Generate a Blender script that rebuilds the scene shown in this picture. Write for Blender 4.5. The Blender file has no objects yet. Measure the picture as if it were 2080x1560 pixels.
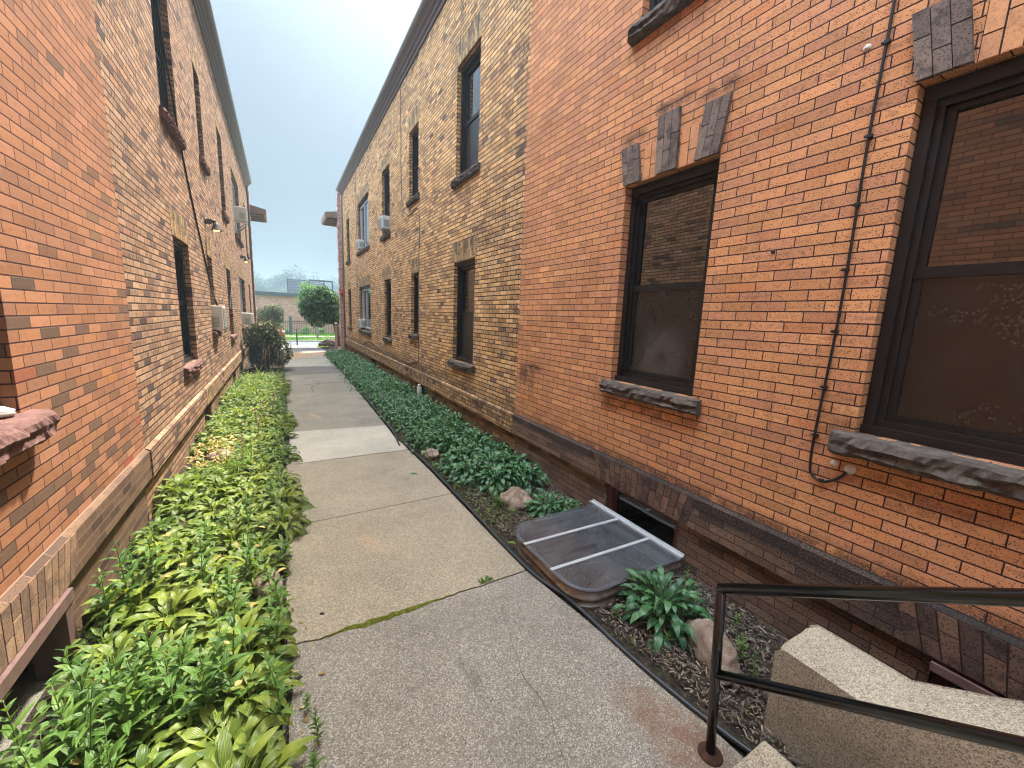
import bpy, bmesh, math, random
from mathutils import Vector, Matrix, noise as mnoise
from math import sin, cos, pi, radians, atan2, sqrt

random.seed(7)
scene = bpy.context.scene
C = scene.collection
RX, LX, CAMH = 2.82, -1.16, 2.05          # right wall plane, left wall plane, eye height
BY = 4.75                                  # where orange facing brick meets the yellow brick

# ------------------------------------------------------------------ helpers
def lin(r, g, b):
    f = lambda c: (c/255/12.92) if c/255 <= .04045 else ((c/255+.055)/1.055)**2.4
    return (f(r), f(g), f(b), 1)

class MB:
    """collects faces for ONE mesh object"""
    def __init__(s): s.v=[]; s.f=[]; s.uv=[]; s.mi=[]; s.sm=[]
    def add(s, pts, uv=None, mi=0, sm=False):
        n=len(s.v); s.v+= [tuple(p) for p in pts]; s.f.append(tuple(range(n,n+len(pts)))); s.uv.append(uv); s.mi.append(mi); s.sm.append(sm)
    def mesh(s, verts, faces, uvs=None, mi=0, sm=False):
        n=len(s.v); s.v+=[tuple(p) for p in verts]
        for k,f in enumerate(faces):
            s.f.append(tuple(n+i for i in f)); s.uv.append(None if uvs is None else [uvs[i] for i in f]); s.mi.append(mi); s.sm.append(sm)
    def box(s, lo, hi, mi=0):
        x0,y0,z0=[min(a,b) for a,b in zip(lo,hi)]; x1,y1,z1=[max(a,b) for a,b in zip(lo,hi)]
        v=[(x0,y0,z0),(x1,y0,z0),(x1,y1,z0),(x0,y1,z0),(x0,y0,z1),(x1,y0,z1),(x1,y1,z1),(x0,y1,z1)]
        s.mesh(v,[(0,3,2,1),(4,5,6,7),(0,1,5,4),(1,2,6,5),(2,3,7,6),(3,0,4,7)],mi=mi)
    def hexa(s, v, mi=0):
        s.mesh(v,[(0,3,2,1),(4,5,6,7),(0,1,5,4),(1,2,6,5),(2,3,7,6),(3,0,4,7)],mi=mi)
    def tube(s, pts, r, n=8, mi=0, caps=True, sm=True):
        pts=[Vector(p) for p in pts]; rs=r if isinstance(r,(list,tuple)) else [r]*len(pts)
        vs=[]; up=None
        for i,p in enumerate(pts):
            d=(pts[min(i+1,len(pts)-1)]-pts[max(i-1,0)])
            d=d.normalized() if d.length>1e-9 else Vector((0,0,1))
            if up is None: up=Vector((0,0,1)) if abs(d.z)<.9 else Vector((1,0,0))
            a=d.cross(up)
            if a.length<1e-4: a=d.cross(Vector((0,1,0)))
            a.normalize(); b=a.cross(d).normalized(); up=b
            for k in range(n):
                t=2*pi*k/n; vs.append(p+a*cos(t)*rs[i]+b*sin(t)*rs[i])
        fs=[]
        for i in range(len(pts)-1):
            for k in range(n):
                fs.append((i*n+k,i*n+(k+1)%n,(i+1)*n+(k+1)%n,(i+1)*n+k))
        s.mesh(vs,fs,mi=mi,sm=sm)
        if caps:
            m=len(s.v)-len(vs); s.f.append(tuple(m+k for k in range(n))[::-1]); s.uv.append(None); s.mi.append(mi); s.sm.append(False)
            e=m+(len(pts)-1)*n; s.f.append(tuple(e+k for k in range(n))); s.uv.append(None); s.mi.append(mi); s.sm.append(False)
    def lathe(s, prof, c, n=16, axis='z', mi=0):
        vs=[]
        for (r,h) in prof:
            for k in range(n):
                t=2*pi*k/n
                p=(r*cos(t),r*sin(t),h) if axis=='z' else ((h,r*cos(t),r*sin(t)) if axis=='x' else (r*cos(t),h,r*sin(t)))
                vs.append((c[0]+p[0],c[1]+p[1],c[2]+p[2]))
        fs=[(i*n+k,i*n+(k+1)%n,(i+1)*n+(k+1)%n,(i+1)*n+k) for i in range(len(prof)-1) for k in range(n)]
        s.mesh(vs,fs,mi=mi,sm=True)
    def build(s, name, mats, parent=None, uv=True):
        o0=Vector((0,0,0)) if parent is None else world_loc(parent)
        me=bpy.data.meshes.new(name)
        me.from_pydata([(v[0]-o0.x,v[1]-o0.y,v[2]-o0.z) for v in s.v],[],s.f)
        for m in (mats if isinstance(mats,(list,tuple)) else [mats]): me.materials.append(m)
        me.polygons.foreach_set('material_index',s.mi); me.polygons.foreach_set('use_smooth',s.sm)
        if uv:
            L=me.uv_layers.new(name='UVMap').data; k=0
            for p,u in zip(me.polygons,s.uv):
                if u is None:
                    n=p.normal; ax=max(range(3),key=lambda i:abs(n[i]))
                    for li in p.loop_indices:
                        c=s.v[me.loops[li].vertex_index]
                        L[li].uv=(c[1],c[2]) if ax==0 else ((c[0],c[2]) if ax==1 else (c[1],c[0]))
                else:
                    for li,q in zip(p.loop_indices,u): L[li].uv=q
        me.update()
        o=bpy.data.objects.new(name,me); C.objects.link(o)
        if parent is not None: o.parent=parent
        return o

def world_loc(o):
    v=Vector(o.location)
    while o.parent: o=o.parent; v+=o.location
    return v
def tag(o,label=None,cat=None,group=None,kind=None):
    if label: o['label']=label
    if cat: o['category']=cat
    if group: o['group']=group
    if kind: o['kind']=kind
    return o
def empty(name,loc,label,cat,group=None):
    o=bpy.data.objects.new(name,None); o.location=loc; o.empty_display_size=.1; C.objects.link(o); return tag(o,label,cat,group)
def struct(o): o['kind']='structure'; return o
def copy_tree(o,parent=None):
    c=o.copy(); C.objects.link(c)
    if parent: c.parent=parent
    for ch in list(o.children): copy_tree(ch,c)
    return c

# ------------------------------------------------------------------ node helpers
class NT:
    def __init__(s,name):
        s.m=bpy.data.materials.new(name); s.m.use_nodes=True; s.t=s.m.node_tree; s.t.nodes.clear()
        s.out=s.n('ShaderNodeOutputMaterial')
    def n(s,ty,**k):
        x=s.t.nodes.new(ty)
        for a,b in k.items(): setattr(x,a,b)
        return x
    def l(s,a,b): s.t.links.new(a,b)
    def set(s,sock,v):
        if hasattr(v,'bl_idname') or isinstance(v,bpy.types.NodeSocket): s.l(v,sock)
        else: sock.default_value=v
    def math(s,op,a,b=0.,c=0.,clamp=False):
        x=s.n('ShaderNodeMath',operation=op,use_clamp=clamp)
        s.set(x.inputs[0],a); s.set(x.inputs[1],b); s.set(x.inputs[2],c); return x.outputs[0]
    def mix(s,f,a,b,mode='MIX'):
        x=s.n('ShaderNodeMix',data_type='RGBA',blend_type=mode)
        s.set(x.inputs[0],f); s.set(x.inputs[6],a); s.set(x.inputs[7],b); return x.outputs[2]
    def noise(s,vec,scale,detail=2.,rough=.5,dist=0.):
        x=s.n('ShaderNodeTexNoise'); s.set(x.inputs['Vector'],vec); x.inputs['Scale'].default_value=scale; x.inputs['Detail'].default_value=detail; x.inputs['Roughness'].default_value=rough; x.inputs['Distortion'].default_value=dist; return x.outputs['Fac']
    def ramp(s,f,stops,interp='LINEAR'):
        x=s.n('ShaderNodeValToRGB'); r=x.color_ramp; r.interpolation=interp
        while len(r.elements)>1: r.elements.remove(r.elements[-1])
        r.elements[0].position=stops[0][0]; r.elements[0].color=stops[0][1]
        for p,c in stops[1:]:
            e=r.elements.new(p); e.color=c
        s.set(x.inputs[0],f); return x.outputs[0]
    def step(s,f,a,b): # smooth 0..1 between a,b
        x=s.n('ShaderNodeMapRange',interpolation_type='SMOOTHSTEP'); s.set(x.inputs[0],f); x.inputs[1].default_value=a; x.inputs[2].default_value=b; return x.outputs[0]
    def pos(s): return s.n('ShaderNodeNewGeometry').outputs['Position']
    def uv(s): return s.n('ShaderNodeTexCoord').outputs['UV']
    def obj(s): return s.n('ShaderNodeTexCoord').outputs['Object']
    def sep(s,v):
        x=s.n('ShaderNodeSeparateXYZ'); s.l(v,x.inputs[0]); return x.outputs
    def comb(s,a,b,c=0.):
        x=s.n('ShaderNodeCombineXYZ'); s.set(x.inputs[0],a); s.set(x.inputs[1],b); s.set(x.inputs[2],c); return x.outputs[0]
    def vscale(s,v,sx,sy,sz=1):
        x=s.n('ShaderNodeVectorMath',operation='MULTIPLY'); s.l(v,x.inputs[0]); x.inputs[1].default_value=(sx,sy,sz); return x.outputs[0]
    def bump(s,h,strength=.3,dist=.01):
        x=s.n('ShaderNodeBump'); s.l(h,x.inputs['Height']); x.inputs['Strength'].default_value=strength; x.inputs['Distance'].default_value=dist; return x.outputs[0]
    def bsdf(s,col,rough=.8,bump=None,spec=.3,metal=0.,**k):
        x=s.n('ShaderNodeBsdfPrincipled'); s.set(x.inputs['Base Color'],col); s.set(x.inputs['Roughness'],rough)
        x.inputs['Specular IOR Level'].default_value=spec; x.inputs['Metallic'].default_value=metal
        if bump is not None: s.l(bump,x.inputs['Normal'])
        for a,b in k.items(): s.set(x.inputs[a.replace('_',' ')],b)
        return x.outputs[0]
    def done(s,sh): s.l(sh,s.out.inputs['Surface']); return s.m

def plain(name,col,rough=.6,spec=.4,metal=0.,var=.25,scale=12.,bump=.0):
    t=NT(name); n=t.noise(t.obj(),scale,5,.6)
    d=tuple(c*(1-var) for c in col[:3])+(1,); b=tuple(min(1,c*(1+var)) for c in col[:3])+(1,)
    c=t.ramp(n,[(.3,d),(.7,b)])
    r=t.math('MULTIPLY_ADD',n,.25,rough-.12)
    return t.done(t.bsdf(c,r,t.bump(n,.4,bump) if bump else None,spec,metal))

# ------------------------------------------------------------------ brick material
def brick_mat(name, palette, mortar, w=.216, h=.066, ms=.0035, speck=(.0,(0.02,.012,.01,1)), streak=0., wob=0., rough=.8,
              smudge=.3, mvar=.4, stains=None, uoff=0., bumpd=.006, bricks_bump=.4, zoff=0., sscale=105.):
    t=NT(name); uv=t.uv(); u0,v0,_=t.sep(uv)
    if wob:
        nn=t.n('ShaderNodeTexNoise'); t.l(uv,nn.inputs['Vector']); nn.inputs['Scale'].default_value=9.; nn.inputs['Detail'].default_value=3.
        r,g,b=t.sep(nn.outputs['Color'])
        v=t.math('ADD',v0,t.math('MULTIPLY_ADD',g,wob,-wob*.5)); u=t.math('ADD',u0,t.math('MULTIPLY_ADD',r,wob*1.4,-wob*.7))
    else: u,v=u0,v0
    u=t.math('ADD',u,uoff+50*w); v=t.math('ADD',v,zoff+50*h)
    row=t.math('FLOOR',t.math('DIVIDE',v,h))
    jit=t.n('ShaderNodeTexWhiteNoise',noise_dimensions='1D'); t.l(row,jit.inputs['W'])
    off=t.math('ADD',t.math('MULTIPLY',t.math('MODULO',row,2.),.5*w),t.math('MULTIPLY',jit.outputs['Value'],.022))
    uu=t.math('ADD',u,off)
    col=t.math('FLOOR',t.math('DIVIDE',uu,w))
    fu=t.math('SUBTRACT',uu,t.math('MULTIPLY',col,w)); fv=t.math('SUBTRACT',v,t.math('MULTIPLY',row,h))
    du=t.math('MINIMUM',fu,t.math('SUBTRACT',w,fu)); dv=t.math('MINIMUM',fv,t.math('SUBTRACT',h,fv))
    edge_n=t.math('MULTIPLY_ADD',t.noise(uv,70,2),.004 if wob else .0016,-(.002 if wob else .0008))
    dist=t.math('ADD',t.math('MINIMUM',t.math('MULTIPLY',du,1.35),dv),edge_n)
    brick=t.step(dist,ms*.75,ms*1.35)                # 1 on the brick, 0 in the joint
    wn=t.n('ShaderNodeTexWhiteNoise',noise_dimensions='2D'); t.l(t.comb(col,row),wn.inputs['Vector'])
    rnd=wn.outputs['Value']; rr,rg,rb=t.sep(wn.outputs['Color'])
    base=t.ramp(rnd,palette)
    # slow tonal drift across the wall and small value jitter per brick
    drift=t.noise(uv,1.1,3,.6)
    val=t.math('ADD',t.math('MULTIPLY_ADD',rg,.30,.85),t.math('MULTIPLY_ADD',drift,.5,-.25))
    base=t.mix(1.,base,t.comb(val,val,val),'MULTIPLY')
    # dark cloud in the middle of some bricks
    inner=t.step(dv,.008,.03); cl=t.noise(uv,26,3,.6)
    sm=t.math('MULTIPLY',t.math('MULTIPLY',inner,t.step(cl,.42,.62)),t.math('MULTIPLY',t.step(rb,.25,.9),smudge))
    base=t.mix(sm,base,(.055,.035,.022,1))
    if speck[0]>0:
        vo=t.n('ShaderNodeTexVoronoi'); t.l(uv,vo.inputs['Vector']); vo.inputs['Scale'].default_value=sscale
        sn=t.noise(uv,17,3)
        sp=t.math('MULTIPLY',t.math('SUBTRACT',1.,t.step(vo.outputs['Distance'],.18,.36)),t.step(sn,.66-.26*speck[0],.74-.22*speck[0]))
        base=t.mix(sp,base,speck[1])
        base=t.mix(t.math('MULTIPLY',t.step(t.noise(uv,260,2),.56,.7),.45),base,speck[1])
    if streak>0:
        st=t.noise(t.vscale(uv,95,14),1.,3,.65,.3)
        pm=t.noise(uv,2.2,4,.65)
        thr=t.math('SUBTRACT',.61,t.math('ADD',t.math('MULTIPLY',t.step(rb,.1,1.),.15),t.math('MULTIPLY',t.step(pm,.45,.72),.08)))
        am=t.math('MULTIPLY',t.math('SUBTRACT',st,thr),9.,clamp=True)
        am=t.math('MULTIPLY',am,t.step(dv,.003,.014))
        base=t.mix(t.math('MULTIPLY',am,streak),base,(.045,.032,.024,1))
    fine=t.noise(uv,180,3,.7)
    base=t.mix(t.math('MULTIPLY_ADD',fine,.5,-.12,clamp=True),base,t.mix(1.,base,(.55,.5,.47,1),'MULTIPLY'))
    mo=t.mix(t.math('MULTIPLY',t.noise(uv,14,4,.6),mvar),mortar,tuple(c*2.2 for c in mortar[:3])+(1,))
    cfin=t.mix(brick,mo,base)
    if stains: cfin=stains(t,uv,u0,v0,cfin,rnd,col,row)
    hgt=t.math('ADD',brick,t.math('MULTIPLY',fine,bricks_bump*.35))
    hgt=t.math('ADD',hgt,t.math('MULTIPLY',t.noise(uv,38,4,.6),bricks_bump))
    tilt=t.math('MULTIPLY',t.math('SUBTRACT',rr,.5),.5)
    hgt=t.math('ADD',hgt,tilt)
    return t.done(t.bsdf(cfin,t.math('MULTIPLY_ADD',fine,.2,rough-.1),t.bump(hgt,.9,bumpd),.25))

def soot(t,uv,u,v,c,regions,col=(.018,.014,.013,1)):
    """weathering that belongs to the wall: patches of soot with ragged edges, each (u0,u1,v0,v1,strength)"""
    n=t.noise(uv,9,5,.7); gr=t.math('MULTIPLY_ADD',t.step(t.noise(uv,95,3,.65),.36,.60),.55,.42)
    for (a,b,p,q,s) in regions:
        fu=max(.05,(b-a)*.25); fv=max(.02,(q-p)*.45)
        mu=t.math('MULTIPLY',t.step(u,a-fu,a+fu),t.math('SUBTRACT',1.,t.step(u,b-fu,b+fu)))
        mv=t.math('MULTIPLY',t.step(v,p-fv,p+fv),t.math('SUBTRACT',1.,t.step(v,q-fv,q+fv)))
        m=t.math('MULTIPLY',t.math('MULTIPLY',mu,mv),t.step(n,.48-.2*s,.74-.22*s))
        c=t.mix(t.math('MULTIPLY',t.math('MULTIPLY',m,s,clamp=True),gr,clamp=True),c,col)
    return c

ORP=[(0,lin(200,141,94)),(.25,lin(209,148,99)),(.5,lin(206,143,97)),(.7,lin(201,141,101)),(.88,lin(191,133,96)),(.96,lin(203,134,86)),(1,lin(216,157,105))]
def or_st(t,uv,u,v,c,rnd,col,row):
    c=soot(t,uv,u,v,c,[(-4,BY,.67,.785,.9),(4.45,4.66,1.22,1.45,1.),(4.15,4.45,1.40,1.47,.95),(4.3,4.42,1.18,1.42,.9),
        (2.5,2.62,3.76,3.84,.8),(2.25,2.62,3.77,3.85,.85),(1.9,2.2,3.70,3.80,.85),(2.72,3.0,3.64,3.74,.8),
        (1.80,3.05,1.22,1.36,.55),(-.6,1.0,1.10,1.36,.45),(1.75,2.1,1.36,1.52,.6),(2.95,3.2,1.38,1.50,.5),(1.9,3.1,4.30,4.46,.5),(.9,1.15,1.4,1.6,.5)])
    gr=t.noise(uv,.7,5,.7); c=t.mix(t.math('MULTIPLY',t.step(gr,.48,.72),.3),c,t.mix(1.,c,(.62,.56,.54,1),'MULTIPLY'))
    rs=t.noise(t.vscale(uv,9,.9),1.,4,.65); c=t.mix(t.math('MULTIPLY',t.step(rs,.54,.74),.34),c,t.mix(1.,c,(.5,.44,.42,1),'MULTIPLY'))
    wn=t.noise(uv,26,2)   # small white scuffs
    m=t.math('MULTIPLY',t.step(t.noise(t.vscale(uv,40,18),1.,3,.6),.76,.79),t.step(t.noise(uv,1.7,2),.5,.6))
    return t.mix(t.math('MULTIPLY',m,.6),c,(.5,.45,.42,1))
M={}
M['orange_r']=brick_mat('orange_brick_right',ORP,lin(50,28,28),speck=(1.25,(.06,.03,.02,1)),smudge=.34,ms=.0037,stains=or_st,zoff=.015)
def orl_st(t,uv,u,v,c,rnd,col,row):
    # random burnt headers, thick near the foot and the seam, plus a few deep red bricks
    z=t.math('SUBTRACT',1.,t.step(v,.75,2.5)); w2=t.n('ShaderNodeTexWhiteNoise',noise_dimensions='2D'); t.l(t.comb(t.math('ADD',col,7.),row),w2.inputs['Vector'])
    q=w2.outputs['Value']; thr=t.math('SUBTRACT',.982,t.math('MULTIPLY',z,.13))
    dk=t.math('GREATER_THAN',q,thr)
    c=t.mix(t.math('MULTIPLY',dk,.8),c,t.mix(t.noise(uv,40,3),(.07,.045,.03,1),(.13,.085,.06,1)))
    rd=t.math('LESS_THAN',q,.02); c=t.mix(t.math('MULTIPLY',rd,t.math('MULTIPLY',z,.7)),c,lin(150,62,48))
    go=t.math('MULTIPLY',t.math('GREATER_THAN',q,.03),t.math('LESS_THAN',q,.05)); return t.mix(t.math('MULTIPLY',go,t.math('MULTIPLY',z,.5)),c,lin(196,128,52))
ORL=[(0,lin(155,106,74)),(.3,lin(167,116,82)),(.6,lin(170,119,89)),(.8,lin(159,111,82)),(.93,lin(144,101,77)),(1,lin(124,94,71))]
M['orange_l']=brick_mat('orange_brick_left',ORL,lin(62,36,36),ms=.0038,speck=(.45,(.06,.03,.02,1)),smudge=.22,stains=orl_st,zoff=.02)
YEP=[(0,lin(219,172,114)),(.3,lin(212,163,103)),(.6,lin(222,180,130)),(.8,lin(206,156,101)),(.93,lin(186,141,101)),(.985,lin(150,114,86)),(1,lin(108,85,76))]
def ye_st(t,uv,u,v,c,rnd,col,row):
    c=soot(t,uv,u,v,c,[(4.7,26,.66,.90,.8),(4.7,26,.40,.74,.7),(4.74,5.05,.2,8,.5),(5.0,6.2,.5,.7,.7),(8.6,10.,.4,.78,.8),(5.0,6.0,2.2,5.5,.35),(6.,7.4,1.0,1.25,.5),(9.3,10.2,1.2,1.55,.5)])
    rs=t.noise(t.vscale(uv,8,.8),1.,4,.65); c=t.mix(t.math('MULTIPLY',t.step(rs,.52,.72),.4),c,t.mix(1.,c,(.5,.46,.45,1),'MULTIPLY'))
    g=t.noise(uv,.8,4,.65); return t.mix(t.math('MULTIPLY',t.step(g,.5,.7),.38),c,t.mix(1.,c,(.42,.4,.42,1),'MULTIPLY'))
M['yellow_r']=brick_mat('yellow_brick_right',YEP,lin(48,36,32),speck=(0,),streak=.9,wob=.010,smudge=.3,mvar=.12,ms=.0068,stains=ye_st,bumpd=.009,bricks_bump=.7,w=.214)
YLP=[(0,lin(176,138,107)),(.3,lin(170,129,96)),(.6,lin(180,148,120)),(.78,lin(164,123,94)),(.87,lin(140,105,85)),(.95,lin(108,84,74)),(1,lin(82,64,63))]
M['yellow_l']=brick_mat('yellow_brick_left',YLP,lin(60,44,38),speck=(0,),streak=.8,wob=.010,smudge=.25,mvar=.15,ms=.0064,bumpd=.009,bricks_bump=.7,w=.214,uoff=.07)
BRP=[(0,lin(116,94,78)),(.4,lin(132,106,86)),(.7,lin(108,86,72)),(.9,lin(86,70,60)),(1,lin(142,112,90))]
def ba_st(t,uv,u,v,c,rnd,col,row):
    return soot(t,uv,u,v,c,[(-4,5.2,.61,.745,1.5),(2.0,2.9,.45,.7,.7),(-4,1.2,.44,.74,1.),(-4,4.7,.40,.46,.3)])
M['brown_r']=brick_mat('brown_speckled_brick_right',BRP,lin(34,24,22),speck=(1.6,(.016,.012,.011,1)),smudge=.35,stains=ba_st,ms=.003,w=.2,zoff=-.035,sscale=78.)
BLP=[(0,lin(108,84,64)),(.4,lin(118,93,71)),(.7,lin(101,78,62)),(.92,lin(81,63,52)),(1,lin(58,47,42))]
M['brown_l']=brick_mat('brown_speckled_brick_left',BLP,lin(140,108,90),speck=(1.3,(.05,.036,.028,1)),smudge=.3,ms=.003,w=.2,mvar=.1,zoff=-.035,sscale=78.)
M['yfound']=brick_mat('foundation_yellow_brick',[(0,lin(160,122,78)),(.5,lin(142,104,70)),(.8,lin(112,84,62)),(1,lin(84,66,54))],lin(58,46,40),streak=.6,wob=.008,ms=.0045,speck=(0,),w=.214)
M['farbrick']=brick_mat('far_red_brick',[(0,lin(192,136,120)),(.5,lin(202,146,130)),(.8,lin(180,122,106)),(1,lin(222,180,162))],lin(196,168,154),speck=(0,),smudge=.1,ms=.006,mvar=.1)

def loose_brick(name,cols,dark=(.03,.022,.018,1),amt=.5):
    t=NT(name); g=t.n('ShaderNodeNewGeometry'); r=g.outputs['Random Per Island']; p=t.obj()
    c=t.ramp(r,[(i/(len(cols)-1),k) for i,k in enumerate(cols)])
    vo=t.n('ShaderNodeTexVoronoi'); t.l(p,vo.inputs['Vector']); vo.inputs['Scale'].default_value=85
    m=t.math('MULTIPLY',t.math('SUBTRACT',1.,t.step(vo.outputs['Distance'],.2,.45)),amt)
    c=t.mix(m,c,dark); n=t.noise(p,60,4,.6); c=t.mix(t.math('MULTIPLY',t.step(t.noise(p,11,4,.7),.45,.65),amt*.9),c,dark)
    return t.done(t.bsdf(c,.8,t.bump(n,.5,.004),.25))
M['keystone']=loose_brick('dark_keystone_brick',[lin(114,98,88),lin(136,118,104),lin(94,80,74),lin(124,108,96)],(.012,.010,.010,1),.62)
M['soldier_o']=loose_brick('orange_soldier_brick',[lin(198,142,98),lin(208,152,106),lin(184,130,96),lin(204,142,92)],(.05,.03,.02,1),.25)
M['soldier_y']=loose_brick('yellow_soldier_brick',[lin(190,156,104),lin(168,134,90),lin(120,96,74),lin(184,148,98),lin(98,80,66),lin(196,164,112)],(.04,.03,.024,1),.8)
M['soldier_b']=loose_brick('brown_soldier_brick',[lin(118,90,72),lin(96,74,62),lin(74,58,52),lin(130,100,80)],(.014,.011,.010,1),.7)
M['soldier_bl']=loose_brick('pale_brown_soldier_brick',[lin(164,132,104),lin(140,110,88),lin(110,88,76),lin(158,124,96)],(.05,.036,.028,1),.5)

M['mortar']=plain('dark_mortar',lin(50,38,34),.9,.2,0,.3,30)
def stone_mat(name,a,b,rough=.9,scale=18,bump=.01,gr=1.):
    t=NT(name); p=t.obj(); n=t.noise(p,scale,6,.65); f=t.noise(p,220,3,.6)
    c=t.ramp(n,[(.3,a),(.7,b)]); c=t.mix(t.math('MULTIPLY',t.step(f,.5,.7),.4*gr),c,tuple(x*.35 for x in a[:3])+(1,))
    return t.done(t.bsdf(c,rough,t.bump(t.math('ADD',n,t.math('MULTIPLY',f,.3)),.7,bump),.25))
M['sill']=stone_mat('grey_brown_sandstone',lin(60,53,48),lin(104,93,84))
M['sill_red']=stone_mat('red_brown_sandstone',lin(82,58,54),lin(134,100,92))
t=NT('pink_grey_fieldstone'); p=t.obj(); n=t.noise(p,11,6,.7,.4); n2=t.noise(p,34,5,.7); f=t.noise(p,210,3,.6)
c=t.ramp(n,[(.28,lin(84,72,64)),(.44,lin(132,112,96)),(.58,lin(150,134,120)),(.72,lin(176,164,150))]); c=t.mix(t.math('MULTIPLY',t.step(n2,.55,.68),.6),c,lin(74,66,60)); c=t.mix(t.math('MULTIPLY',t.step(f,.52,.7),.4),c,lin(60,52,48))
M['boulder']=t.done(t.bsdf(c,.9,t.bump(t.math('ADD',n2,t.math('MULTIPLY',f,.4)),.8,.012),.25))
M['darkrock']=stone_mat('dark_rock',lin(60,52,50),lin(96,82,76),scale=7)

def granite(name,base,dark,light,amt=1.):
    t=NT(name); p=t.obj()
    vo=t.n('ShaderNodeTexVoronoi'); t.l(p,vo.inputs['Vector']); vo.inputs['Scale'].default_value=250
    r,g,b=t.sep(vo.outputs['Color'])
    c=t.ramp(r,[(0,dark),(.22,dark),(.3,base),(.72,base),(.8,light),(1,light)])
    big=t.noise(p,2.3,4,.6); c=t.mix(1.,c,t.ramp(big,[(.3,(.78,.76,.74,1)),(.7,(1.1,1.08,1.05,1))]),'MULTIPLY')
    return t.done(t.bsdf(c,.85,t.bump(t.math('ADD',g,t.noise(p,40,3)),.5,.003),.3))
M['granite']=granite('granite',lin(164,153,134),lin(116,106,94),lin(190,180,160))

def concrete(name,a,light,dark,scale=190,stain=None,big=.2,grain=1.):
    t=NT(name); p=t.pos()
    vo=t.n('ShaderNodeTexVoronoi'); t.l(p,vo.inputs['Vector']); vo.inputs['Scale'].default_value=scale
    r,g,b=t.sep(vo.outputs['Color'])
    mid=a
    c=t.ramp(r,[(0,dark),(.25,mid),(.7,mid),(.86,light),(1,light)])
    c=t.mix(grain,a,c)
    n=t.noise(p,1.3,5,.65); c=t.mix(1.,c,t.ramp(n,[(.3,(1-big,1-big,1-big*.9,1)),(.7,(1+big*.5,1+big*.5,1+big*.45,1))]),'MULTIPLY')
    n2=t.noise(p,7,5,.7); c=t.mix(t.math('MULTIPLY',t.step(n2,.56,.72),.25),c,dark)
    if stain: c=stain(t,p,c)
    return t.done(t.bsdf(c,.9,t.bump(t.math('ADD',g,t.math('MULTIPLY',t.noise(p,60,3),1.)),.5,.003),.2))
def blob(t,p,cx,cy,rx,ry,rot,soft=.5,nscale=14,thr=(.4,.62)):
    x,y,_=t.sep(p); a=t.math('SUBTRACT',x,cx); b=t.math('SUBTRACT',y,cy); c,s=cos(rot),sin(rot)
    u=t.math('ADD',t.math('MULTIPLY',a,c/rx),t.math('MULTIPLY',b,s/rx)); v=t.math('ADD',t.math('MULTIPLY',a,-s/ry),t.math('MULTIPLY',b,c/ry))
    d=t.math('ADD',t.math('MULTIPLY',u,u),t.math('MULTIPLY',v,v))
    return t.math('MULTIPLY',t.math('SUBTRACT',1.,t.step(d,.15,1.)),t.step(t.noise(p,nscale,5,.7),*thr))
def st1(t,p,c):
    c=t.mix(t.math('MULTIPLY',blob(t,p,1.62,1.02,.20,.42,.15,nscale=16,thr=(.2,.66)),.7),c,lin(108,76,56))
    c=t.mix(t.math('MULTIPLY',blob(t,p,.85,1.75,.05,.25,.1),.45),c,lin(70,66,66))
    return t.mix(t.math('MULTIPLY',blob(t,p,1.05,2.2,.5,.2,0),.25),c,lin(96,88,84))
def st2(t,p,c):
    return t.mix(t.math('MULTIPLY',blob(t,p,.60,3.42,.10,.24,.45,nscale=30,thr=(.35,.7)),.35),c,lin(206,156,116))
def st5(t,p,c):
    c=t.mix(t.math('MULTIPLY',blob(t,p,.5,8.3,.08,.5,.25,nscale=20,thr=(.35,.7)),.4),c,lin(216,164,120))
    return t.mix(t.math('MULTIPLY',blob(t,p,1.35,7.6,.35,.4,0,nscale=9),.5),c,lin(100,98,96))
def st4(t,p,c): return t.mix(t.math('MULTIPLY',blob(t,p,.75,6.5,.6,.35,0,nscale=5,thr=(.4,.7)),.3),c,lin(190,188,184))
SL=[('slab_near',(127,119,109),(172,167,156),(80,72,67),st1),('slab_b',(144,132,113),(182,173,155),(91,83,71),st2),('slab_c',(144,134,116),(181,170,154),(91,84,73),None),
    ('slab_d',(170,163,150),(194,189,176),(130,124,113),st4),('slab_e',(131,124,113),(162,156,144),(91,87,81),st5),('slab_f',(128,121,110),(152,146,135),(92,85,77),None),
    ('slab_g',(130,124,115),(155,151,141),(93,88,81),None),('slab_h',(106,102,98),(134,130,125),(75,71,69),None),('slab_i',(152,148,138),(169,166,157),(118,114,107),None),
    ('slab_j',(160,138,115),(175,156,135),(130,108,87),None),('slab_k',(148,142,131),(168,163,153),(113,109,102),None),('slab_l',(113,113,110),(141,138,135),(84,82,79),None)]
for n,a,b,c,s in SL: M[n]=concrete(n,lin(*a),lin(*b),lin(*c),stain=s,grain=.8)
M['sidewalk']=concrete('sidewalk_concrete',lin(136,131,124),lin(152,147,140),lin(112,107,100),scale=90)
M['asphalt']=concrete('road_asphalt',lin(92,97,101),lin(114,118,122),lin(68,72,75),scale=70)

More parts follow.
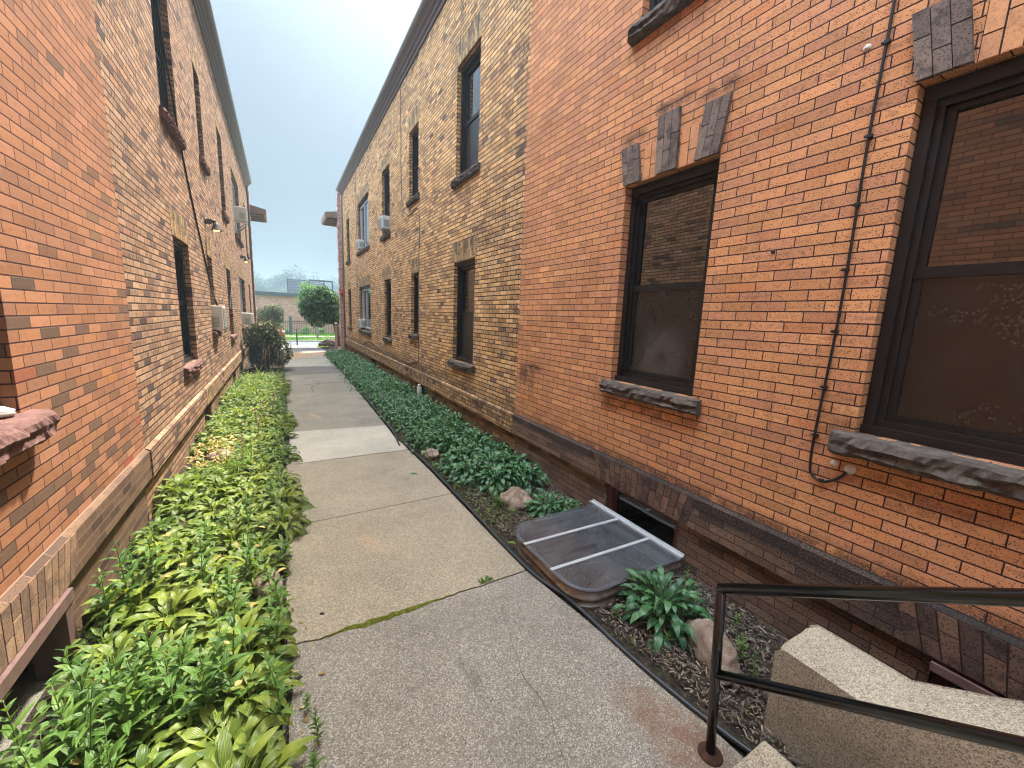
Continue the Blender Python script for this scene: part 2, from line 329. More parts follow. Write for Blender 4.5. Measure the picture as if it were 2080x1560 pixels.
def soil(name,a,b,c):
    t=NT(name); p=t.pos(); n=t.noise(p,34,6,.7); f=t.noise(p,140,3,.6)
    k=t.ramp(n,[(.3,a),(.5,b),(.72,c)]); k=t.mix(t.math('MULTIPLY',t.step(f,.5,.66),.5),k,a)
    return t.done(t.bsdf(k,.95,t.bump(t.math('ADD',n,f),.8,.02),.1))
M['soil']=soil('dark_bed_soil',lin(36,32,29),lin(64,56,48),lin(98,88,76))
M['ground']=soil('ground_earth',lin(110,106,96),lin(140,134,122),lin(160,152,138))
M['moss']=soil('moss',lin(58,62,24),lin(98,104,36),lin(128,130,60))
M['crack']=soil('crack_dirt',lin(40,36,32),lin(62,56,48),lin(96,88,74))

def leaf_mat(name,dark,mid,light,trans=.35,rough=.45,stripes=0.,stripe_col=None,spec=.35,nst=7.):
    t=NT(name); g=t.n('ShaderNodeNewGeometry'); r=g.outputs['Random Per Island']; oi=t.n('ShaderNodeObjectInfo').outputs['Random']
    rv=t.math('FRACT',t.math('ADD',r,t.math('MULTIPLY',oi,.37)))
    c=t.ramp(rv,[(0,dark),(.5,mid),(1,light)])
    u,v,_=t.sep(t.uv()); bump=None
    w=t.math('SINE',t.math('MULTIPLY',t.math('SUBTRACT',u,.5),2*pi*nst)); 
    if stripes>0:
        m=t.math('MULTIPLY',t.step(w,.1,.8),stripes); c=t.mix(m,c,stripe_col)
        m2=t.math('SUBTRACT',1.,t.step(t.math('ABSOLUTE',t.math('SUBTRACT',u,.5)),.0,.05)); c=t.mix(t.math('MULTIPLY',m2,stripes*.8),c,stripe_col)
    bump=t.bump(w,.25,.004)
    n=t.noise(t.obj(),30,3); c=t.mix(1.,c,t.ramp(n,[(.3,(.82,.85,.8,1)),(.7,(1.12,1.1,1.05,1))]),'MULTIPLY')
    b=t.bsdf(c,rough,bump,spec)
    tr=t.n('ShaderNodeBsdfTranslucent'); t.l(t.mix(1.,c,(1.5,1.45,.7,1),'MULTIPLY'),tr.inputs['Color'])
    mx=t.n('ShaderNodeMixShader'); mx.inputs[0].default_value=trans; t.l(b,mx.inputs[1]); t.l(tr.outputs[0],mx.inputs[2])
    return t.done(mx.outputs[0])
M['hosta_y']=leaf_mat('yellow_green_hosta_leaf',lin(70,92,32),lin(98,116,40),lin(130,142,56),.36,.36,.30,lin(166,174,98),nst=10.)
M['hosta_d']=leaf_mat('dark_green_hosta_leaf',lin(48,86,58),lin(64,106,68),lin(88,128,82),.22,.25,.12,lin(90,124,80),spec=.5)
M['hosta_m']=leaf_mat('mid_green_hosta_leaf',lin(58,84,34),lin(84,106,40),lin(112,130,52),.34,.36,.2,lin(142,158,84),nst=10.)
M['weed']=leaf_mat('weed_leaf',lin(58,90,40),lin(84,116,50),lin(116,144,68),.36,.48,.12,lin(150,180,110),nst=3.)
M['cover']=leaf_mat('ground_cover_leaf',lin(46,76,46),lin(62,98,54),lin(84,120,64),.25,.4)
M['daylily']=leaf_mat('daylily_blade',lin(70,98,36),lin(96,122,46),lin(130,148,64),.38,.45,nst=2.)
M['daylily_d']=leaf_mat('dark_daylily_blade',lin(56,88,40),lin(76,108,48),lin(100,128,60),.3,.45,nst=2.)
M['dead']=leaf_mat('dry_leaf',lin(140,112,66),lin(176,148,92),lin(206,184,130),.25,.7)
M['yew']=leaf_mat('yew_leaf',lin(46,58,26),lin(68,78,36),lin(112,106,54),.2,.5)
M['shrub']=leaf_mat('shrub_leaf',lin(54,70,46),lin(76,92,60),lin(106,118,80),.25,.5)
M['treeleaf']=leaf_mat('tree_leaf',lin(40,70,38),lin(58,94,50),lin(104,138,72),.3,.45)
M['treeleaf2']=leaf_mat('pale_tree_leaf',lin(64,100,62),lin(96,132,80),lin(140,168,104),.35,.5)
M['farleaf']=leaf_mat('far_tree_leaf',lin(40,66,36),lin(54,82,44),lin(72,98,52),.2,.6)
M['grass']=leaf_mat('grass_blade',lin(70,104,40),lin(92,126,50),lin(122,148,70),.35,.6)
M['stem']=plain('green_stem',lin(104,118,62),.6)
M['stalk']=plain('dry_flower_stalk',lin(142,112,76),.8)
M['bark']=stone_mat('bark',lin(62,50,42),lin(104,88,76),scale=26,bump=.02)
M['paleb']=stone_mat('pale_bark',lin(128,120,112),lin(172,164,156),scale=26,bump=.01)
M['chip']=loose_brick('wood_chip',[lin(54,46,42),lin(84,74,66),lin(112,100,88),lin(70,60,54),lin(146,134,116),lin(46,40,38)],(.03,.022,.018,1),.15)

M['frame']=plain('dark_bronze_aluminium',lin(27,22,21),.42,.4,0,.12)
M['sash']=plain('dark_sash',lin(20,18,18),.4,.4,0,.12)
M['alu']=plain('mill_aluminium',lin(190,194,196),.4,.5,.4,.08)
M['white']=plain('off_white_plastic',lin(214,212,204),.5,.4,0,.06)
M['grille']=plain('grey_grille',lin(150,154,152),.5,.4,0,.2,40)
M['cornice']=plain('brown_sheet_metal',lin(96,82,80),.5,.4,0,.12,3)
M['gutter']=plain('grey_gutter_metal',lin(126,124,124),.45,.5,.2,.12,3)
M['black']=None
t=NT('black_painted_steel'); p=t.obj(); n=t.noise(p,90,3); ch=t.step(t.noise(p,38,4,.7),.80,.83)
M['black']=t.done(t.bsdf(t.mix(ch,lin(6,8,12),lin(46,46,48)),t.math('MULTIPLY_ADD',n,.04,.14),t.bump(n,.02,.001),.8))
M['rust']=stone_mat('rusty_plate',lin(44,30,26),lin(86,56,42),scale=30)
M['cable']=plain('black_cable',lin(20,20,22),.5,.4,0,.2)
M['greycable']=plain('grey_cable',lin(96,90,84),.6,.3,0,.2)
M['edging']=plain('black_plastic_edging',lin(36,40,44),.45,.5,0,.25)
M['caulk']=plain('white_caulk',lin(196,188,180),.7,.3,0,.1)
M['brownwood']=plain('brown_painted_wood',lin(104,80,74),.55,.4,0,.2,20,.003)
M['darkwood']=plain('dark_boards',lin(48,42,38),.7,.3,0,.3,9)
M['redwood']=plain('red_brown_painted_wood',lin(84,46,38),.5,.4,0,.2)
M['wood']=plain('weathered_post_wood',lin(150,134,116),.8,.3,0,.2,20)
M['lamp']=plain('bronze_lamp_metal',lin(84,74,66),.5,.5,.2,.15)
M['redp']=plain('red_enamel',lin(190,40,44),.4,.5,0,.1)
M['carred']=plain('red_car_paint',lin(176,52,48),.25,.6,0,.05)
M['tyre']=plain('tyre_rubber',lin(30,30,32),.8,.3)
M['dark_room']=plain('unlit_room',lin(16,15,15),.9,.1)
M['coping']=plain('dark_coping',lin(74,78,86),.6,.4,0,.1)
M['louver']=plain('grey_louvre',lin(104,110,118),.5,.4,0,.12)
M['tan']=plain('tan_roof_tile',lin(134,112,96),.8,.3,0,.2,30)
M['palebrick']=brick_mat('pale_quoin_brick',[(0,lin(200,160,144)),(.5,lin(212,180,164)),(1,lin(170,122,108))],lin(150,110,98),speck=(0,),ms=.004)
M['blind']=plain('pale_blind',lin(196,196,190),.6,.3,0,.04)
t=NT('lamp_glow'); e=t.n('ShaderNodeEmission'); e.inputs[0].default_value=lin(255,196,90); e.inputs[1].default_value=1.6; M['glow']=t.done(e.outputs[0])

# glass: a dark room behind reflective glass, with dust and smears
def pane_mat(name,base,rough,spec,smear=.0,ring=None,bubbles=False):
    t=NT(name); p=t.obj(); n=t.noise(p,3.,5,.65); c=t.mix(t.math('MULTIPLY',t.step(n,.4,.75),.5),base,tuple(min(1,x*2.2+.004) for x in base[:3])+(1,))
    rg=t.math('MULTIPLY_ADD',n,smear,rough)
    if ring:
        d=t.n('ShaderNodeVectorMath',operation='DISTANCE'); t.l(p,d.inputs[0]); d.inputs[1].default_value=ring[0]
        dd=d.outputs['Value']; m=t.math('MULTIPLY',t.math('SUBTRACT',1.,t.step(dd,.12,.36)),t.math('MULTIPLY_ADD',t.step(dd,.0,.11),.6,.4))
        c=t.mix(t.math('MULTIPLY',m,t.math('MULTIPLY_ADD',t.noise(p,14,4,.7),.34,.04)),c,(.16,.15,.14,1))
    if bubbles:
        vo=t.n('ShaderNodeTexVoronoi'); t.l(p,vo.inputs['Vector']); vo.inputs['Scale'].default_value=55
        m=t.math('MULTIPLY',t.math('MULTIPLY',t.step(vo.outputs['Distance'],.16,.26),t.math('SUBTRACT',1.,t.step(vo.outputs['Distance'],.3,.42))),t.step(t.noise(p,4,3),.42,.62))
        c=t.mix(t.math('MULTIPLY',m,.22),c,(.16,.13,.11,1))
    return t.done(t.bsdf(c,rg,t.bump(t.noise(p,1.8,2),.05,.02),spec,Coat_Weight=spec*.9,Coat_Roughness=rough,Coat_IOR=1.7))
M['pane']=pane_mat('window_glass',(.004,.004,.004,1),.02,.9)
M['screen']=pane_mat('window_screen',(.007,.0065,.006,1),.24,.35,.15)
M['screen_ring']=pane_mat('dusty_screen',(.007,.0065,.006,1),.2,.4,.15,ring=((0,0,-.22),))
M['screen_bub']=pane_mat('spotted_screen',(.006,.005,.0045,1),.16,.45,.12,bubbles=True)
def clear(name,rough=.05,tint=(.75,.77,.78,1),fac=.12,dust=0.):
    t=NT(name); fr=t.n('ShaderNodeFresnel'); fr.inputs[0].default_value=1.6
    tr=t.n('ShaderNodeBsdfTransparent'); tr.inputs[0].default_value=tint
    gl=t.n('ShaderNodeBsdfGlossy'); gl.inputs['Roughness'].default_value=rough
    mx=t.n('ShaderNodeMixShader'); t.l(t.math('ADD',fr.outputs[0],fac,clamp=True),mx.inputs[0]); t.l(tr.outputs[0],mx.inputs[1]); t.l(gl.outputs[0],mx.inputs[2])
    o=mx.outputs[0]
    if dust:
        p=t.pos(); df=t.n('ShaderNodeBsdfDiffuse'); df.inputs[0].default_value=(.34,.35,.37,1)
        n=t.noise(p,5,5,.7); sp=t.step(t.noise(p,95,3,.6),.63,.66)
        dd=t.math('ADD',t.math('MULTIPLY_ADD',n,dust,-dust*.15),t.math('MULTIPLY',sp,.5),clamp=True)
        m2=t.n('ShaderNodeMixShader'); t.l(dd,m2.inputs[0]); t.l(o,m2.inputs[1]); t.l(df.outputs[0],m2.inputs[2]); o=m2.outputs[0]
    return t.done(o)
M['clear']=clear('clear_window_glass')
M['poly']=clear('dusty_polycarbonate',.10,(.66,.68,.72,1),.03,.30)
t=NT('galvanised_steel'); p=t.pos(); n=t.noise(p,6,5,.6); x,y,z=t.sep(p)
M['well']=t.done(t.bsdf(t.mix(t.step(t.noise(p,9,5,.7),.45,.7),t.ramp(n,[(.3,lin(128,118,106)),(.7,lin(164,154,140))]),lin(96,78,62)),.5,t.bump(n,.2,.004),.5,.35))

# ------------------------------------------------------------------ world, sun, camera
AUREOLE,AUREOLE_POW,SKYBASE,FILL_GLOW,FILL_GLOW_POW=.6,5.,.215,7.4,7.
w=bpy.data.worlds.new('World'); scene.world=w; w.use_nodes=True; nt=w.node_tree; nt.nodes.clear()
sun_dir=Vector((1.,.80,2.8)).normalized()
el=math.asin(sun_dir.z); az=atan2(sun_dir.x,sun_dir.y)
sky=nt.nodes.new('ShaderNodeTexSky'); sky.sky_type='NISHITA'; sky.sun_disc=False; sky.sun_elevation=el; sky.sun_rotation=az
sky.air_density=1.0; sky.dust_density=4.0; sky.ozone_density=1.0; sky.altitude=200
hs=nt.nodes.new('ShaderNodeHueSaturation'); hs.inputs['Saturation'].default_value=.64; hs.inputs['Value'].default_value=1.0
bg=nt.nodes.new('ShaderNodeBackground'); bg.inputs[1].default_value=.10; ow=nt.nodes.new('ShaderNodeOutputWorld')
# bright aureole that a hazy sky has around the sun (above and right of the view)
tc=nt.nodes.new('ShaderNodeTexCoord'); dt=nt.nodes.new('ShaderNodeVectorMath'); dt.operation='DOT_PRODUCT'; nt.links.new(tc.outputs['Generated'],dt.inputs[0]); dt.inputs[1].default_value=sun_dir
def wm(op,a,b):
    x=nt.nodes.new('ShaderNodeMath'); x.operation=op
    for i,v in enumerate((a,b)):
        if isinstance(v,(int,float)): x.inputs[i].default_value=v
        else: nt.links.new(v,x.inputs[i])
    return x.outputs[0]
au=wm('ADD',wm('MULTIPLY',wm('POWER',wm('MAXIMUM',dt.outputs['Value'],0.),AUREOLE_POW),AUREOLE),SKYBASE)
sz=nt.nodes.new('ShaderNodeSeparateXYZ'); nt.links.new(tc.outputs['Generated'],sz.inputs[0])
mr=nt.nodes.new('ShaderNodeMapRange'); nt.links.new(sz.outputs['Z'],mr.inputs[0]); mr.inputs[1].default_value=0.; mr.inputs[2].default_value=.5; mr.inputs[3].default_value=.36; mr.inputs[4].default_value=1.   # smoky air dims the horizon
mz=nt.nodes.new('ShaderNodeMapRange'); mz.interpolation_type='SMOOTHSTEP'; nt.links.new(sz.outputs['Z'],mz.inputs[0]); mz.inputs[1].default_value=.46; mz.inputs[2].default_value=.92; mz.inputs[3].default_value=1.; mz.inputs[4].default_value=1.6   # and glows white overhead
d2=nt.nodes.new('ShaderNodeVectorMath'); d2.operation='DOT_PRODUCT'; nt.links.new(tc.outputs['Generated'],d2.inputs[0]); d2.inputs[1].default_value=Vector((-.62,-.05,.80)).normalized()   # added sky glow, outside the view, to brighten the shaded right wall
au=wm('ADD',au,wm('MULTIPLY',wm('POWER',wm('MAXIMUM',d2.outputs['Value'],0.),FILL_GLOW_POW),FILL_GLOW))
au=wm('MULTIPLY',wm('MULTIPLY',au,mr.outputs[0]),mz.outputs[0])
mu=nt.nodes.new('ShaderNodeVectorMath'); mu.operation='SCALE'
nz=nt.nodes.new('ShaderNodeTexNoise'); nt.links.new(tc.outputs['Generated'],nz.inputs['Vector']); nz.inputs['Scale'].default_value=2.6; nz.inputs['Detail'].default_value=4.; nz.inputs['Distortion'].default_value=.6
au=wm('MULTIPLY',au,wm('ADD',wm('MULTIPLY',nz.outputs['Fac'],.34),.83))
tn=nt.nodes.new('ShaderNodeVectorMath'); tn.operation='MULTIPLY'; tn.inputs[1].default_value=(1.0,1.07,1.02)
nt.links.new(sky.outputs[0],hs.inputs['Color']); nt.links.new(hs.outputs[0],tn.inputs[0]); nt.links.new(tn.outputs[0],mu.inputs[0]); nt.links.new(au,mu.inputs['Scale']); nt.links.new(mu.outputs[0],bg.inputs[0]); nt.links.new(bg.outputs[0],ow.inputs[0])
sl=bpy.data.lights.new('sun','SUN'); sl.energy=2.0; sl.angle=radians(3.0); sl.color=(1.,.95,.87)
so=bpy.data.objects.new('sun',sl); so.rotation_euler=(-sun_dir).to_track_quat('-Z','Y').to_euler(); so.location=(10,10,30); C.objects.link(so)

F_PX,PITCH,YAW,ROLL=808.9,-.16332,.52538,.04085
cam=bpy.data.cameras.new('camera'); co=bpy.data.objects.new('camera',cam); C.objects.link(co); scene.camera=co
cam.sensor_fit='HORIZONTAL'; cam.sensor_width=36; cam.lens=F_PX/2080*36; cam.clip_start=.05; cam.clip_end=2000
cp,sp,cy,sy,cr,sr=cos(PITCH),sin(PITCH),cos(YAW),sin(YAW),cos(ROLL),sin(ROLL)
Fv=Vector((sy*cp,cy*cp,sp)); Rv=Vector((cy,-sy,0)); Uv=Rv.cross(Fv); R2=cr*Rv+sr*Uv; U2=-sr*Rv+cr*Uv
mt=Matrix((R2,U2,-Fv)).transposed().to_4x4(); mt.translation=(0,0,CAMH); co.matrix_world=mt
vs=scene.view_settings; vs.view_transform='Standard'; vs.look='None'; vs.exposure=2.6; vs.gamma=1; vs.use_curve_mapping=False
cy_=scene.cycles; cy_.use_denoising=True; cy_.filter_width=1.15; cy_.max_bounces=8; cy_.diffuse_bounces=4; cy_.transparent_max_bounces=12; cy_.sample_clamp_indirect=6

# ------------------------------------------------------------------ buildings
class Side:
    """a wall side: depth d>0 goes into the building, d<0 sticks out into the alley"""
    def __init__(s,X,sg): s.X=X; s.sg=sg
    def p(s,d,y,z): return (s.X+s.sg*d,y,z)
    def box(s,mb,d0,d1,y0,y1,z0,z1,mi=0): mb.box(s.p(d0,y0,z0),s.p(d1,y1,z1),mi)
SR,SLF=Side(RX,1),Side(LX,-1)

def wall(mb,S,d,y0,y1,z0,z1,holes,rev=.11,mi=0):
    ys=sorted({y0,y1}|{min(max(h[i],y0),y1) for h in holes for i in (0,1)}); zs=sorted({z0,z1}|{min(max(h[i],z0),z1) for h in holes for i in (2,3)})
    for a,b in zip(ys,ys[1:]):
        for c,e in zip(zs,zs[1:]):
            if any(h[0]<=(a+b)/2<=h[1] and h[2]<=(c+e)/2<=h[3] for h in holes): continue
            q=[S.p(d,a,c),S.p(d,b,c),S.p(d,b,e),S.p(d,a,e)]
            mb.add(q if S.sg<0 else q[::-1],mi=mi)
    for h in holes:
        a,b,c,e=h
        def uvq(pts,us): mb.add(pts,uv=us,mi=mi)
        D=d+rev
        if a>y0: uvq([S.p(d,a,c),S.p(D,a,c),S.p(D,a,e),S.p(d,a,e)],[(a,c),(a+rev,c),(a+rev,e),(a,e)])
        if b<y1: uvq([S.p(d,b,c),S.p(D,b,c),S.p(D,b,e),S.p(d,b,e)],[(b,c),(b-rev,c),(b-rev,e),(b,e)])
        uvq([S.p(d,a,e),S.p(D,a,e),S.p(D,b,e),S.p(d,b,e)],[(a,e),(a,e+rev),(b,e+rev),(b,e)])
        uvq([S.p(d,a,c),S.p(D,a,c),S.p(D,b,c),S.p(d,b,c)],[(a,c),(a,c+rev),(b,c+rev),(b,c)])

def rock_sill(S,parent,y0,y1,zt,h=.125,out=.075,mat=None,seed=0,n=46,rough=.013):
    """rock-faced stone: a subdivided bar whose front and end faces are broken"""
    mb=MB(); prof=[(.10,0),(-.35*out,0),(-.86*out,-.004),(-1.0*out,-.16*h),(-1.12*out,-.38*h),(-.92*out,-.58*h),(-1.02*out,-.8*h),(-.72*out,-h),(.0,-h*1.02),(.10,-h)]
    vs=[]
    m=max(6,int((y1-y0)*n))
    for i in range(m+1):
        y=y0+(y1-y0)*i/m; e=1.-.25*(1 if i in(0,m) else 0)
        for k,(d,z) in enumerate(prof):
            am=rough if 2<k<8 else .004
            nx=mnoise.noise(Vector((y*7+seed*7.1,k*1.1,seed)))*am*1.5+mnoise.noise(Vector((y*23+seed,k*1.9,3+seed)))*am*1.3+mnoise.noise(Vector((y*61+seed,k*3.1,5+seed)))*am*.9
            nz=mnoise.noise(Vector((y*11,k*1.7+9,seed)))*am
            vs.append(S.p(d*(e if d<0 else 1)+nx,y,zt+z+nz))
    K=len(prof); fs=[]
    for i in range(m):
        for k in range(K): fs.append((i*K+k,i*K+(k+1)%K,(i+1)*K+(k+1)%K,(i+1)*K+k))
    fs.append(tuple(range(K))); fs.append(tuple(m*K+k for k in range(K))[::-1])
    mb.mesh(vs,fs); return mb.build('sill',mat or M['sill'],parent)

def window(S,bld,y0,y1,z0,z1,kind='hung',sill=None,low='screen',clearb=False,seed=0,sillmat=None,upper='pane',sill_ext=.09):
    f=.055
    fm=MB()
    D0,D1=(.035,.15) if kind=='base' else (.075,.19)
    for (a,b,c,e) in ((y0+.004,y0+f,z0+.05,z1-.004),(y1-f,y1-.004,z0+.05,z1-.004)): S.box(fm,D0,D1,a,b,c,e)
    S.box(fm,D0-.004,D1,y0+.002,y1-.002,z1-f-.02,z1-.002)
    S.box(fm,D0-.02,D1,y0+.002,y1-.002,z0+.004,z0+.05)
    # stepped inner stop
    g=f+.03
    for (a,b,c,e) in ((y0+f,y0+g,z0+.055,z1-f-.02),(y1-g,y1-f,z0+.055,z1-f-.02)): S.box(fm,D0+.03,D1-.002,a,b,c,e)
    S.box(fm,D0+.028,D1-.002,y0+f,y1-f,z1-g-.022,z1-f-.02)
    S.box(fm,D0+.022,D1-.002,y0+f,y1-f,z0+.05,z0+.085)
    fo=fm.build('window',M['frame'],bld)
    zi0,zi1=z0+.085,z1-g-.022; ya,yb=y0+g,y1-g
    def pane(nm,d,a,b,c,e,mat):
        mb=MB(); oy,oz=(a+b)/2,(c+e)/2
        S.box(mb,d,d+.006,a,b,c,e); o=mb.build(nm,M[mat],fo); return o
    if kind=='hung':
        zm=(zi0+zi1)/2
        s=MB(); S.box(s,D0+.045,D1-.03,ya,yb,zm-.028,zm+.028)
        for a,b in ((ya,ya+.035),(yb-.035,yb)):
            S.box(s,D0+.05,D1-.032,a,b,zi0+.0,zm-.028); S.box(s,D0+.058,D1-.033,a,b,zm+.028,zi1)
        S.box(s,D0+.052,D1-.034,ya+.035,yb-.035,zi1-.03,zi1-.001); S.box(s,D0+.052,D1-.034,ya+.035,yb-.035,zi0+.001,zi0+.04)
        s.build('sash',M['sash'],fo)
        pane('upper_pane',D0+.075,ya+.034,yb-.034,zm+.027,zi1-.029,'clear' if clearb else upper)
        lo=pane('lower_screen',D0+.062,ya+.034,yb-.034,zi0+.039,zm-.027,low)
        if low=='screen_ring':   # object space origin in the middle of the screen
            me=lo.data; c=Vector(S.p(D0+.062,(ya+yb)/2,(zi0+zm)/2))-world_loc(fo)
            for v in me.vertices: v.co-=c
            lo.location=c
        if clearb:
            b=MB(); z=zm+.04
            while z<zm+.42:
                b.hexa([S.p(D0+.10,ya,z),S.p(D0+.106,ya,z+.02),S.p(D0+.106,yb,z+.02),S.p(D0+.10,yb,z),S.p(D0+.102,ya,z+.001),S.p(D0+.108,ya,z+.021),S.p(D0+.108,yb,z+.021),S.p(D0+.102,yb,z+.001)]); z+=.028
            b.build('blind',M['blind'],fo)
    elif kind=='slider':
        s=MB(); ym=y1-(y1-y0)*.42
        for a,b in ((ya,ya+.05),(ym-.03,ym+.03),(yb-.05,yb)): S.box(s,D0+.02,D1-.03,a,b,zi0,zi1)
        S.box(s,D0+.022,D1-.03,ya+.05,yb-.05,zi1-.05,zi1); S.box(s,D0+.022,D1-.03,ya+.05,yb-.05,zi0,zi0+.05)
        s.build('sash',M['alu'],fo)
        pane('pane',D0+.06,ya+.049,ym-.029,zi0+.049,zi1-.049,'pane'); pane('pane',D0+.065,ym+.029,yb-.049,zi0+.049,zi1-.049,'pane')
    elif kind=='base':
        pane('pane',D0+.05,ya,yb,zi0,zi1,'pane')
    if clearb:
        bk=MB(); S.box(bk,.6,.62,y0-.2,y1+.2,z0-.2,z1+.2); bk.build('dark_room',M['dark_room'],fo)
    else:
        bk=MB(); S.box(bk,D1+.001,D1+.02,y0-.02,y1+.02,z0-.02,z1+.02); bk.build('backing',M['dark_room'],fo)
    if sill:
        rock_sill(S,fo,y0-sill_ext,y1+sill_ext,z0,mat=sillmat,seed=seed,**({} if sill is True else sill))
    return fo

def soldiers(S,parent,y0,y1,z0,z1,mat,d=-.003,splay=0.,bw=.069,rows=1,name='lintel'):
    mb=MB(); n=max(2,round((y1-y0)/bw)); g=.007; zm=(z0+z1)/2
    cy=(y0+y1)/2
    for i in range(n):
        a=y0+(y1-y0)*i/n+g/2; b=y0+(y1-y0)*(i+1)/n-g/2
        cut=z0+(z1-z0)*(.5+.12*((i%2)*2-1)) if rows==2 else None
        for (c,e) in ([(z0,z1)] if not cut else [(z0,cut-g/2),(cut+g/2,z1)]):
            k=lambda y,z:y+splay*(y-cy)*(z-z0)/(z1-z0)
            mb.hexa([S.p(d,k(a,c),c),S.p(d,k(b,c),c),S.p(.05,k(b,c),c),S.p(.05,k(a,c),c),S.p(d,k(a,e),e),S.p(d,k(b,e),e),S.p(.05,k(b,e),e),S.p(.05,k(a,e),e)])
    e=max(0,splay)*(y1-y0)/2
    mb.add([S.p(d+.0022,y0,z0),S.p(d+.0022,y1,z0),S.p(d+.0022,y1+e,z1),S.p(d+.0022,y0-e,z1)],mi=1)
    return mb.build(name,[mat,M['mortar']],parent)

def keystones(S,parent,y0,y1,z):
    """three proud dark groups with flush soldier bricks between, as over the near ground-floor windows"""
    w=y1-y0
    for (c,wd,h,sp) in ((y1-.085,.2,.33,.06),((y0+y1)/2+.01,.21,.46,0.015),(y0+.105,.2,.38,-.05)):
        mb=MB()
        for i in range(3):
            a=c-wd/2+wd*i/3; b=a+wd/3-.004; z0=z
            cut=z0+h*(.36 if i==1 else .6)
            for (p,q) in ((z0+.004,cut-.003),(cut+.003,z0+h)):
                k=lambda yy,zz:yy+sp*(zz-z0)/h
                mb.hexa([S.p(-.03,k(a,p),p),S.p(-.03,k(b,p),p),S.p(.05,k(b,p),p),S.p(.05,k(a,p),p),S.p(-.03,k(a,q),q),S.p(-.03,k(b,q),q),S.p(.05,k(b,q),q),S.p(.05,k(a,q),q)])
        mb.build('keystone',M['keystone'],parent)
    q=.1
    for a,b in ((y0+q+.1,(y0+y1)/2-q),((y0+y1)/2+q+.015,y1-q-.09)): soldiers(S,parent,a,b,z+.004,z+.28,M['soldier_o'],-.003,rows=2)

